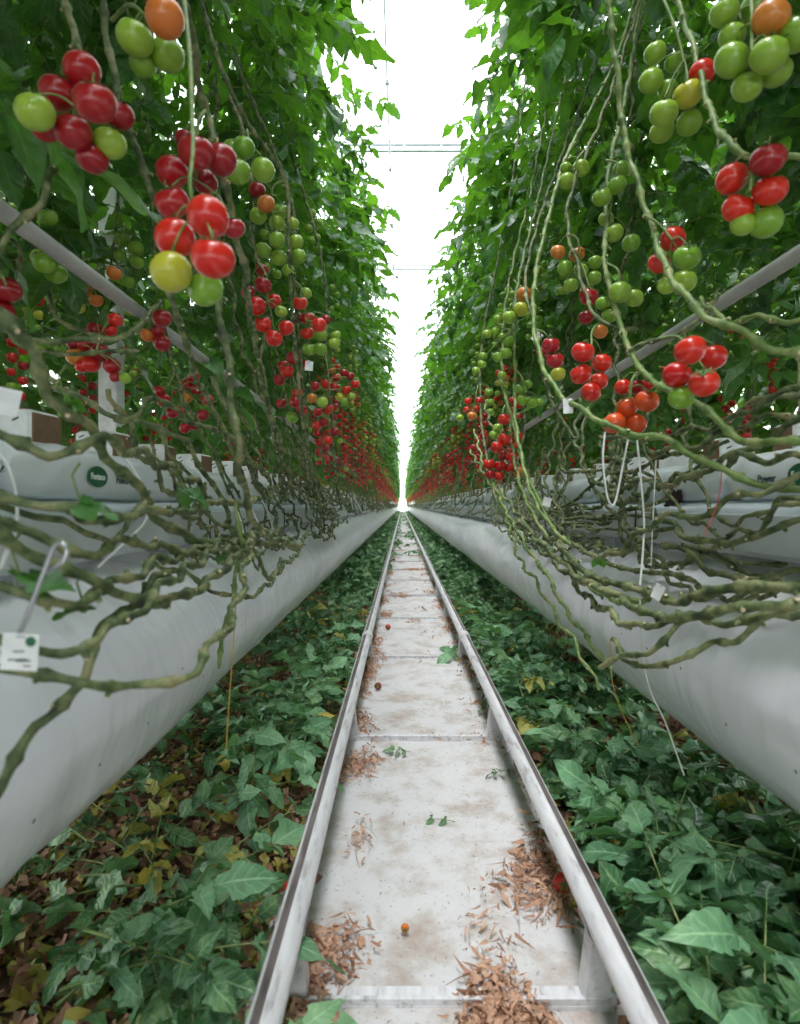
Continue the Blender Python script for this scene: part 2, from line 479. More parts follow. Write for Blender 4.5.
# ---------------------------------------------------------------- plants of the long rows
# local frame of a plant: origin on the growing block, -x towards the aisle, stem runs off towards -y
BASE_Z = 1.06
def plant_stem_ctrl(rng, z_top=4.15):
    dx = rng.uniform(-.04,.06)
    zt = z_top-BASE_Z
    run = rng.uniform(.75, 1.5)
    zl = rng.uniform(.74,.96)-BASE_Z
    y1 = -rng.uniform(.15,.5)
    return [(dx+.05,.05,zt), (dx+.03,rng.uniform(-.04,.08),2.3-BASE_Z+.6), (dx,0.04,2.0-BASE_Z), (dx-.05,0,1.6-BASE_Z),
            (dx-.11,y1*.3,1.34-BASE_Z), (dx-.17,y1*.75,1.1-BASE_Z), (-.20+rng.uniform(-.05,.05), y1-.1, zl+.06),
            (-.2+rng.uniform(-.05,.03), y1-.35, zl), (-.19+rng.uniform(-.05,.04), y1-run*.6, zl+rng.uniform(-.06,.06)),
            (-.12, y1-run, zl+.06), (.0, y1-run-.18, .02)]
rs = random.Random(5)
VAR = []
for k in range(7):
    ctrl = plant_stem_ctrl(rs)
    st = MB(); stem_into(st, ctrl, .0068, rs, n=6, step=.02, kink=.014)
    stlo = MB(); stem_into(stlo, ctrl, .0072, rs, n=4, step=.06, kink=.012, knots=False)
    fo = foliage_mb(rs, 2.0-BASE_Z, 4.25-BASE_Z, 54, FR, -.02)
    fob = foliage_mb(rs, 1.38-BASE_Z, 4.2-BASE_Z, 76, FR, .24)
    folo = foliage_mb(rs, 1.9-BASE_Z, 4.2-BASE_Z, 30, FR_LO)
    spots = []
    z = 1.30 + rs.uniform(0,.12)
    for kd in ('red','red','mixed','green','green'):
        if rs.random() < .95: spots.append((kd, rs.randrange(3), (-.17+rs.uniform(-.06,.04)-(.06 if z>1.8 else 0), rs.uniform(-.12,.12), z-BASE_Z+.1), rs.uniform(-.6,.6)))
        z += rs.uniform(.2,.27)
    lo = MB()
    for T_ in (folo.tpl(), stlo.tpl()): lo.merge(T_, np.eye(3), np.zeros(3))
    for kd, i, p, rz in spots:
        lo.merge(TR[kd][i][3], rotm(0,0,rz), np.array(p))
    VAR.append(dict(stem=st.mesh('stem'), fol=fo.mesh('foliage'), folb=fob.mesh('foliage_low'), stlo=stlo.mesh('stem_far'), folo=folo.mesh('foliage_far'), spots=spots, lo=lo.mesh('tomato_plant_far'), tpl=lo.tpl()))
    nb = MB()
    nb.merge(foliage_mb(rs, 1.12-BASE_Z, 4.3-BASE_Z, 80, FR_LO, .1).tpl(), np.eye(3)*1.0, np.zeros(3)); nb.merge(stlo.tpl(), np.eye(3), np.zeros(3))
    for kd, i, p, rz in spots: nb.merge(TR[kd][i][3], rotm(0,0,rz), np.array(p)+np.array([-.12,0,0]))
    VAR[-1]['nb'] = nb.mesh('tomato_plant_neighbour'); VAR[-1]['nbt'] = nb.tpl()

def add_truss(root, kd, i, p, rz, near=True):
    lay, me, mfar, _ = TR[kd][i]
    if not near:
        o = link('fruit_truss', mfar, root, p); o.rotation_euler = (0,0,rz); return o
    o = link('fruit_truss', me, root, p); o.rotation_euler = (0,0,rz)
    for (q, r_, c_) in lay: tom_obj(o, q, r_, c_, (R.uniform(-.3,.3), R.uniform(-.3,.3)))
    return o

def zone(y, side):
    s = 'left' if side < 0 else 'right'
    if y < 9:  return None
    if y < 20: return ('tomato plant with ripe red trusses in the middle stretch of the %s row' % s, 'tomato plants in the middle stretch of the %s row' % s)
    return ('distant tomato plant near the vanishing end of the %s row' % s, 'distant tomato plants of the %s row' % s)
ORD = ['first','second','third','fourth','fifth','sixth','seventh','eighth','ninth','tenth','eleventh','twelfth','thirteenth','fourteenth','fifteenth','sixteenth','seventeenth','eighteenth','nineteenth','twentieth','twenty-first','twenty-second','twenty-third','twenty-fourth']
SP = .42
for side in (-1, 1):
    idx = 0; y = 0.55; sname = 'left' if side < 0 else 'right'
    for k in range(114):
        v = VAR[R.randrange(len(VAR))]
        x = side*((.80 if side > 0 else .75) + (.13 if k % 2 else -.01)) + R.uniform(-.02,.02)
        root = empty('tomato_plant', (x, y, BASE_Z), PI if side < 0 else 0)
        zn = zone(y, side)
        if zn: tag(root, zn[0], 'plant', zn[1])
        else:
            tag(root, 'leafy tomato plant, %s from the camera in the %s row' % (ORD[idx], sname), 'plant', 'near tomato plants of the %s row' % sname); idx += 1
        # the nearest lower stems are the single vines further below
        if y < 22:
            if y > 2.0: link('stem', v['stem'], root)
            link('foliage', v['folb' if k % 2 else 'fol'], root)
            if y > 2.6:
                for (kd, i, p, rz) in v['spots']:
                    if y < 3.6 and (kd != 'green'): continue
                    pp = p
                    add_truss(root, kd, i, pp, rz, y < 12)
        else:
            me = v['lo']
            root2 = bpy.data.objects.new('tomato_plant', me); COL.objects.link(root2)
            root2.location = root.location; root2.rotation_euler = root.rotation_euler
            for key in ('label','category','group'): root2[key] = root[key]
            bpy.data.objects.remove(root)
        y += SP
    YEND = y
# neighbouring rows seen through the gaps
for side in (-1, 1):
    s = 'left' if side < 0 else 'right'
    y = 1.0
    for k in range(22):
        v = VAR[R.randrange(len(VAR))]
        o = bpy.data.objects.new('tomato_plant', v['nb']); COL.objects.link(o)
        o.location = (side*(2.15+R.uniform(-.08,.15)), y, BASE_Z); o.rotation_euler = (0,0, (PI if side < 0 else 0))
        tag(o, 'tomato plant of the neighbouring row seen through the gaps on the %s' % s, 'plant', 'plants of the neighbouring %s row' % s)
        y += .55
# the rest of the rows as one mass
far = MB()
for side in (-1, 1):
    y = YEND
    while y < 91:
        v = VAR[R.randrange(len(VAR))]
        far.merge(v['tpl'], rotm(0,0,PI if side < 0 else 0), np.array([side*(.82+R.uniform(-.05,.08)), y, BASE_Z])); y += .6
    for X, y0, y1, dy in ((2.3, 13.2, 40, .8), (2.3, 40, 91, 1.5), (3.9, 1.0, 40, .8)):
        y = y0
        while y < y1:
            v = VAR[R.randrange(len(VAR))]
            far.merge(v['nbt'], rotm(0,0,PI if side < 0 else 0), np.array([side*X, y, BASE_Z])); y += dy
o = link('tomato_plants', far.mesh('tomato_plants'))
tag(o, 'mass of tomato plants too far down the rows to tell apart', 'plants', kind='stuff')

# the rows go on behind the camera
bk = MB(); rbk = random.Random(88)
for side in (-1, 1):
    for X, key in ((.86,'tpl'), (2.15,'nbt')):
        y = -7.0
        while y < (.3 if X < 1 else .8):
            v = VAR[rbk.randrange(len(VAR))]
            bk.merge(v[key], rotm(0,0,PI if side < 0 else 0), np.array([side*(X+rbk.uniform(-.05,.05)), y, BASE_Z])); y += .42
o = link('tomato_plants', bk.mesh('tomato_plants_behind'))
tag(o, 'mass of tomato plants continuing both rows behind the camera', 'plants', kind='stuff')

# ---------------------------------------------------------------- hero trusses (close to the camera)
C = dict(R='red', D='dark_red', O='orange', T='orange_red', Y='yellow', G='green', K='green')
def hero(name_label, dep, toms, stalk, group, dep_by_size=True, dia=.055):
    """a truss close to the camera: stalk given by bearings, every fruit a sub-part"""
    base = P(stalk[0][0], stalk[0][1], dep)
    root = empty('tomato_vine', base)
    tag(root, name_label, 'plant', group)
    return root
def build_hero(label, dep, stem_px, trusses, r=.0065, group='near vines heavy with tomatoes', leaves=(), matl='stem'):
    """label; dep default depth; stem_px list of (px,py[,d]); trusses list of (stalk_px, [(px,py,dpx,c)])"""
    def Q(t_): return np.array(P(t_[0], t_[1], t_[2] if len(t_) > 2 else dep))
    base = Q(stem_px[-1])
    root = empty('tomato_vine', base); tag(root, label, 'plant', group)
    mb = MB(); stem_into(mb, [Q(p)-base for p in stem_px], r, R, n=9, step=.008, kink=.0045, mat=matl)
    link('stem', mb.mesh('stem'), root)
    for (stalk, toms) in trusses:
        sp = [Q(p) for p in stalk]
        mb = MB(); o0 = sp[0]
        pts = spline([p-o0 for p in sp], .01)
        mb.tube(pts, np.linspace(.0036,.0026,len(pts)), 'stem_fresh', 7)
        d0 = stalk[-1][2] if len(stalk[-1]) > 2 else dep
        tl = []
        for (px, py, dp, c) in toms:
            d = .054*F/dp if dp else d0
            # keep the fruit of one truss together: its distance may differ from the stalk's by at most 5 cm
            d = min(max(d, d0-.05), d0+.05)
            rad = .5*dp*d/F
            p = np.array(P(px, py, d))
            tl.append((p-o0, rad, C[c]))
            up = p-o0+np.array([0,0,rad*.95])
            j = pts[int(np.argmin(np.linalg.norm(pts-up, axis=1)))]
            if np.linalg.norm(j-up) < .2:
                mb.tube(spline([j, (j+up)/2+np.array([0,0,.01]), up], .01), .0017, 'stem_fresh', 5)
        t_ = link('fruit_truss', mb.mesh('fruit_truss'), root, Vector(o0-base))
        for (p, rad, c) in tl:
            tom_obj(t_, Vector(p), rad, c, (R.uniform(-.5,.5), R.uniform(-.5,.5)))
    return root
GL, GR = 'near vines hanging on the left of the aisle', 'near vines hanging on the right of the aisle'
# ---- left side
build_hero('vine in the top left corner bearing a deep red tomato cluster', 1.0,
  [(62,-60),(66,0),(78,45),(84,100,1.05),(60,150,1.1),(46,185),(38,205),(18,226),(-10,262)],
  [([(78,45,1.0),(82,62,.95),(80,110,.88)], [(35,112,38,'K'),(58,93,36,'D'),(95,102,42,'D'),(82,70,36,'D'),(73,132,36,'D'),(110,143,32,'G'),(92,158,32,'D'),(119,115,30,'D'),(46,127,30,'D')])], group=GL)
build_hero('vine with large green unripe tomatoes at the top left', 1.0,
  [(96,-60),(103,0),(112,60),(126,120),(150,185),(166,225),(170,300,1.05),(184,335,1.15),(196,375,1.25),(214,410,1.4),(232,450,1.5),(250,500,1.6)],
  [([(112,20,1.0),(130,5,.95),(150,20,.88)], [(135,38,36,'K'),(165,18,38,'O'),(167,55,34,'K'),(143,64,26,'K'),(158,-8,34,'D')])], r=.006, group=GL)
build_hero('vine with the nearest bright red and lime green cluster on the left', .86,
  [(178,-60,.95),(184,0,.93),(198,60,1.0),(206,110,1.05),(222,170,1.05),(233,225,1.1),(243,262,1.15),(247,300,1.3),(256,340,1.5),(262,380,1.65),(272,420,1.8),(282,460,2.),(296,500,2.1)],
  [([(184,0,.93),(190,60,.86),(192,110,.83),(193,150,.80),(190,185,.78),(196,215,.78)], [(208,217,42,'R'),(175,238,40,'R'),(213,258,44,'R'),(171,272,41,'Y'),(205,289,36,'G')]),
   ([(206,110,1.05),(198,125,1.02),(196,180,1.02)], [(172,172,32,'D'),(196,152,36,'D'),(221,160,32,'D'),(172,202,34,'D'),(205,182,26,'D'),(234,228,22,'D'),(186,140,22,'D')])], group=GL)
build_hero('upright stem dropping below the nearest red cluster into the tangle of layered vines', 1.0,
  [(206,200,1.1),(214,270,1.05),(220,305),(226,350),(232,400),(237,450),(243,490,1.1),(262,530,1.2),(300,548,1.5)], [], group=GL)
build_hero('vine carrying a long string of pale green tomatoes beside the left leaf wall', 1.9,
  [(185,-60,1.6),(215,50,1.6),(247,120,1.7),(284,180,1.9),(288,240,1.9),(292,300,2.0),(296,350,2.1),(302,420,2.2),(308,480,2.4)],
  [([(247,130,1.6),(250,150,1.5)], [(238,172,26,'G'),(263,170,24,'G'),(244,148,22,'K'),(232,150,20,'K')]),
   ([(284,180,1.9),(272,190,1.9),(274,230,1.9)], [(257,190,17,'D'),(266,204,18,'O'),(281,211,16,'G'),(258,216,17,'G'),(277,223,16,'G'),(293,223,12,'G'),(277,240,17,'G'),(296,242,15,'G'),(263,250,16,'G'),(279,258,16,'G'),(299,256,15,'G'),(288,270,12,'G')])], group=GL)
build_hero('vine in the middle left carrying two close bunches of glossy red tomatoes', 1.9,
  [(190,-60,1.85),(220,60,1.9),(250,160,1.9),(252,240,1.9),(268,300,1.95),(262,360,2.0),(272,430,2.0),(285,500,2.1)],
  [([(258,262,1.8),(266,275,1.8),(268,300,1.8)], [(263,285,18,'D'),(256,306,20,'R'),(274,301,15,'R'),(263,324,18,'R'),(274,338,18,'R'),(286,328,16,'R'),(281,311,13,'G'),(248,292,15,'D'),(262,270,14,'D')])], group=GL)
build_hero('vine with stacked red and green tomatoes just left of the aisle opening', 2.3,
  [(205,-60,2.1),(245,80,2.15),(291,200,2.2),(294,280,2.2),(298,330,2.25),(304,400,2.4),(312,470,2.6),(320,505,2.8)],
  [([(294,280,2.2),(302,290,2.2),(306,320,2.2)], [(300,303,15,'R'),(308,318,14,'R'),(319,325,15,'R'),(307,333,14,'R'),(306,293,12,'G'),(298,318,12,'D'),(309,349,14,'G'),(320,349,14,'G'),(321,335,13,'G'),(334,343,12,'G'),(336,335,10,'G'),(326,320,10,'D')]),
   ([(298,340,2.3),(292,350,2.3),(290,370,2.3)], [(293,358,14,'D'),(287,371,14,'R'),(279,380,12,'D'),(306,365,12,'D'),(283,366,12,'D'),(296,402,14,'D'),(302,410,12,'D'),(292,417,13,'G'),(281,403,11,'D'),(297,393,12,'R')])], group=GL)
build_hero('vine with dense red bunches on the left beside the bare hanging stems', 2.9,
  [(238,-60,2.8),(275,100,2.8),(322,260,2.8),(326,350,2.8),(332,420,2.9),(336,480,3.1),(342,510,3.3)],
  [([(324,350,2.8),(328,370,2.75),(330,400,2.75)], [(322,402,12,'G'),(312,398,11,'O'),(340,397,10,'Y'),(326,384,11,'R'),(335,387,10,'R'),(346,390,10,'R'),(355,384,10,'R'),(344,373,9,'D'),(324,422,10,'D'),(329,409,10,'R'),(318,412,10,'D'),(336,378,9,'D'),(350,376,9,'D'),(315,386,10,'D'),(344,402,9,'G'),(352,396,9,'G'),(317,425,10,'R'),(335,432,10,'D'),(328,440,10,'R')])], group=GL)
build_hero('vine at the left edge carrying small bunches above the grey pipe', 1.35,
  [(-20,230,1.3),(20,250,1.35),(10,330,1.35),(40,352,1.4),(90,352,1.45),(140,350,1.5)],
  [([(-10,262,1.2),(0,272,1.2),(6,285,1.2)], [(8,290,26,'D'),(4,312,22,'D'),(-6,300,24,'D')]),
   ([(20,240,1.35),(36,236,1.35),(48,252,1.35)], [(45,262,24,'K'),(56,273,22,'K'),(48,217,18,'G'),(40,258,18,'K')]),
   ([(60,300,1.5),(70,280,1.55),(80,278,1.55)], [(83,286,20,'O'),(78,307,14,'Y'),(96,300,14,'O'),(114,273,15,'O')])], r=.0055, group=GL)
build_hero('vine with a drooping bunch of deep red tomatoes left of the white post', 1.5,
  [(20,-60,1.6),(30,200,1.6),(44,280,1.55),(60,318,1.5),(100,336,1.5),(132,334,1.5),(146,318,1.5),(160,300,1.6)],
  [([(100,336,1.5),(98,345,1.5),(96,352,1.5)], [(115,320,15,'R'),(111,331,13,'R'),(95,330,17,'D'),(74,343,15,'D'),(76,356,20,'O'),(85,344,16,'D'),(100,353,20,'D'),(112,366,17,'D'),(91,364,18,'R'),(115,377,11,'D'),(125,378,12,'G'),(82,366,14,'R')])], r=.0055, group=GL)
build_hero('thin vine in the shade behind the grey pipe with a few red tomatoes', 1.75,
  [(140,-60,1.7),(150,150,1.75),(152,240,1.75),(158,300,1.75),(176,370,1.8),(188,410,1.8),(212,450,1.9),(240,500,2)],
  [([(158,300,1.7),(162,308,1.65)], [(162,318,20,'D'),(162,343,18,'D'),(148,335,15,'O'),(158,331,14,'D')]),
   ([(176,370,1.8),(170,385,1.85),(178,388,1.85)], [(164,400,14,'D'),(160,391,12,'D'),(186,385,13,'D'),(197,389,13,'D'),(194,377,12,'D'),(187,397,12,'O'),(172,413,12,'D'),(180,412,11,'R'),(203,415,12,'D'),(195,425,12,'D'),(185,428,12,'D'),(208,400,12,'D')])], r=.005, group=GL)
build_hero('shaded vine with small green trusses behind the left grey pipe', 2.0,
  [(118,-60,2.),(112,120,2.),(118,200,2.),(112,260,2.0),(108,300,2.0)],
  [([(118,200,2.),(122,225,1.95)], [(122,240,16,'G'),(136,248,15,'G'),(120,255,13,'G'),(137,262,14,'G'),(128,282,14,'G'),(115,282,13,'G')]),
   ([(112,250,2.0),(60,268,2.0),(52,290,2.0)], [(51,298,11,'G'),(53,310,11,'G'),(44,292,10,'G'),(27,306,12,'G'),(40,348,12,'G'),(60,347,12,'G')])], r=.005, group=GL)
# ---- right side
build_hero('long fresh vine at the upper right with green tomatoes turning orange', 1.25,
  [(606,-40,1.4),(609,10,1.4),(618,80,1.4),(624,130,1.4),(640,190,1.35),(653,230,1.3),(668,272,1.2),(700,312,1.1),(740,330,1.05),(775,348,1.0),(830,352,.95)],
  [([(664,0,1.35),(676,30,1.32),(684,60,1.3)], [(655,53,22,'G'),(675,62,20,'G'),(651,81,24,'G'),(702,73,26,'R'),(688,94,29,'Y'),(664,113,28,'G'),(689,123,25,'G'),(662,131,24,'G'),(668,90,20,'K')]),
   ([(645,215,1.3),(660,225,1.28),(672,240,1.26)], [(673,239,25,'R'),(687,257,27,'G'),(659,263,22,'R'),(684,281,25,'G'),(667,285,19,'G')])], r=.0075, group=GR, matl='stem_fresh')
build_hero('vine in the top right corner with large green tomatoes and one orange', 1.0,
  [(700,-50,1.1),(735,-20,1.0),(800,-10,.9),(860,20,.9)],
  [([(750,-15,.95),(752,10,.92),(752,50,.9)], [(724,12,28,'G'),(756,8,30,'K'),(771,18,36,'O'),(732,36,26,'K'),(732,60,34,'G'),(769,55,36,'G'),(747,87,29,'G'),(776,72,30,'G'),(797,34,36,'K')])], group=GR)
build_hero('vine at the right edge bearing four red tomatoes above one green', 1.05,
  [(860,170,.95),(820,162,.98),(790,156,1.0),(762,155,1.02),(735,148,1.05),(712,115,1.15),(690,40,1.3),(670,-30,1.4)],
  [([(790,156,1.0),(775,152,.98),(756,160,.97),(750,190,.96)], [(732,179,31,'R'),(768,159,34,'D'),(770,190,33,'R'),(738,208,31,'R'),(766,222,32,'G'),(743,224,24,'K')])], group=GR, matl='stem_fresh')
build_hero('vine right of centre strung with small green tomatoes high on the leaf wall', 1.7,
  [(650,-60,2.1),(632,60,2.0),(610,170,1.8),(606,230,1.7),(604,260,1.6),(618,315,1.5),(636,360,1.4),(660,388,1.25),(700,405,1.15),(742,440,1.05),(800,442,.95),(840,440,.95)],
  [([(585,150,1.8),(578,158,1.8),(574,170,1.8)], [(581,168,17,'G'),(567,181,17,'G'),(566,168,12,'G')]),
   ([(606,160,1.75),(618,165,1.7),(612,190,1.7),(610,215,1.7)], [(621,169,16,'G'),(617,185,19,'G'),(602,197,19,'G'),(606,219,15,'G'),(614,233,19,'G'),(631,243,18,'G')]),
   ([(604,262,1.6),(618,270,1.55),(620,285,1.55)], [(603,303,15,'G'),(620,292,22,'G'),(634,298,19,'G'),(610,315,16,'G')])], r=.0075, group=GR, matl='stem_fresh')
build_hero('vine on the right with four bright red tomatoes over one green', 1.1,
  [(720,290,1.4),(700,322,1.2),(660,338,1.2),(640,345,1.25),(625,352,1.3)],
  [([(660,338,1.2),(680,338,1.12),(692,362,1.08)], [(690,350,31,'R'),(713,357,27,'R'),(677,375,28,'R'),(704,383,30,'R'),(681,398,25,'G')])], r=.0045, group=GR)
build_hero('vine on the right with an orange-red bunch resting on the horizontal stems', 1.4,
  [(655,-60,2.1),(615,60,2.05),(566,160,1.95),(540,250,1.8),(534,310,1.7),(541,360,1.6),(560,395,1.5),(584,412,1.4),(620,430,1.3),(662,438,1.2),(700,460,1.1),(742,478,1.05),(790,488,1.),(840,492,.95)],
  [([(640,372,1.4),(632,380,1.35),(630,398,1.35)], [(647,401,24,'T'),(627,407,22,'T'),(614,423,23,'T'),(636,423,22,'T'),(623,387,17,'R'),(637,387,16,'D'),(648,384,14,'R')])], r=.007, group=GR, matl='stem_fresh')
build_hero('vine with a hanging bunch of five plump red tomatoes crossing the right grey pipe', 1.6,
  [(660,-60,2.0),(615,80,1.95),(570,200,1.8),(578,270,1.7),(592,310,1.6),(612,326,1.55),(640,330,1.5)],
  [([(600,322,1.6),(592,332,1.55),(592,350,1.5)], [(583,352,23,'R'),(602,363,20,'R'),(581,374,22,'R'),(599,381,18,'R'),(591,392,20,'R')]),
   ([(572,235,1.75),(578,240,1.75),(580,262,1.75)], [(558,252,15,'O'),(577,254,16,'O'),(565,268,16,'G'),(581,270,15,'G'),(595,262,14,'G'),(594,278,15,'G'),(571,285,15,'G'),(589,296,20,'D'),(586,317,16,'D'),(600,331,16,'O')])], r=.0055, group=GR)
build_hero('vine on the right with a white clip tag and three dark red tomatoes', 1.9,
  [(630,-60,2.5),(590,80,2.4),(545,200,2.25),(526,280,2.1),(533,320,2.0),(540,360,1.95),(552,400,1.9),(575,440,1.8)],
  [([(536,330,1.9),(545,333,1.85),(552,345,1.85)], [(551,345,18,'D'),(555,360,18,'D'),(558,374,15,'Y'),(542,352,12,'D')])], r=.006, group=GR)
build_hero('vine right of the aisle with a green tomato chain topped by orange', 2.4,
  [(585,-60,2.9),(565,80,2.8),(528,240,2.6),(514,310,2.4),(515,370,2.4),(516,420,2.3),(524,470,2.1),(540,510,1.9),(570,545,1.7)],
  [([(514,280,2.4),(518,290,2.35),(512,330,2.35)], [(524,294,15,'O'),(521,309,15,'Y'),(509,317,14,'G'),(498,319,9,'G'),(487,334,9,'G'),(495,331,10,'G'),(509,341,12,'G'),(502,337,9,'G'),(506,353,12,'G'),(498,357,11,'G'),(482,364,9,'G'),(476,371,9,'G'),(483,356,9,'G')]),
   ([(516,370,2.4),(522,378,2.35),(524,392,2.35)], [(521,389,12,'G'),(522,400,12,'G'),(532,402,13,'G'),(528,384,9,'G'),(502,375,9,'G'),(539,402,9,'G')])], r=.0065, group=GR, matl='stem_fresh')
build_hero('vine right of the aisle opening laden with shining red tomatoes at its foot', 2.6,
  [(570,-60,3.1),(545,120,3.0),(508,290,2.8),(502,360,2.7),(508,410,2.6),(512,450,2.5),(522,490,2.3),(548,540,2.0)],
  [([(505,405,2.6),(502,415,2.55),(500,445,2.55)], [(504,419,13,'R'),(498,428,11,'G'),(505,439,14,'R'),(497,447,13,'R'),(512,457,13,'R'),(489,464,12,'R'),(500,466,12,'R'),(511,468,12,'R'),(499,476,11,'R'),(490,474,11,'D'),(519,472,11,'O'),(503,455,12,'D'),(494,435,10,'G')])], r=.0065, group=GR, matl='stem_fresh')
build_hero('vine right of the aisle opening with small red bunches under pale green ones', 3.3,
  [(540,-40,3.8),(512,180,3.6),(484,330,3.4),(480,400,3.3),(486,450,3.1),(496,500,2.8),(520,545,2.4)],
  [([(478,385,3.3),(476,395,3.25),(474,410,3.25)], [(479,401,9,'R'),(472,416,10,'O'),(468,401,8,'R'),(476,409,9,'R'),(467,410,8,'R'),(489,392,9,'G'),(490,402,9,'G'),(490,412,9,'G'),(460,418,8,'G'),(478,440,9,'D'),(484,436,9,'D'),(474,448,9,'D')])], r=.0065, group=GR)

# ---------------------------------------------------------------- bare layered vines near the camera
def vine(label, pts, r=.0065, mat='stem', group='bare layered vines', leaves=()):
    base = np.array(P(*pts[0])); mb = MB()
    stem_into(mb, [np.array(P(*p))-base for p in pts], r, R, n=9, step=.008, kink=.010, mat=mat)
    o = link('layered_vine', mb.mesh('layered_vine'), None, Vector(base))
    tag(o, label, 'vine', group)
    for (px, py, d, sc, az) in leaves:
        lm = MB(); v_, f_ = leaflet(R, True, .42, .2)
        for q in range(3):
            lm.add(v_*sc @ rotm(R.uniform(-.6,.6), .3, az+(q-1)*.9).T, f_, 'leaf')
        lm.tube([(0,0,0),(-.01,0,.03),(0,0,.045)], .0015, 'stem_fresh', 5)
        lo = link('leaf', lm.mesh('leaf'), o, Vector(np.array(P(px,py,d))-base))
    return o
g1, g2 = 'bare layered vines on the left', 'bare layered vines on the right'
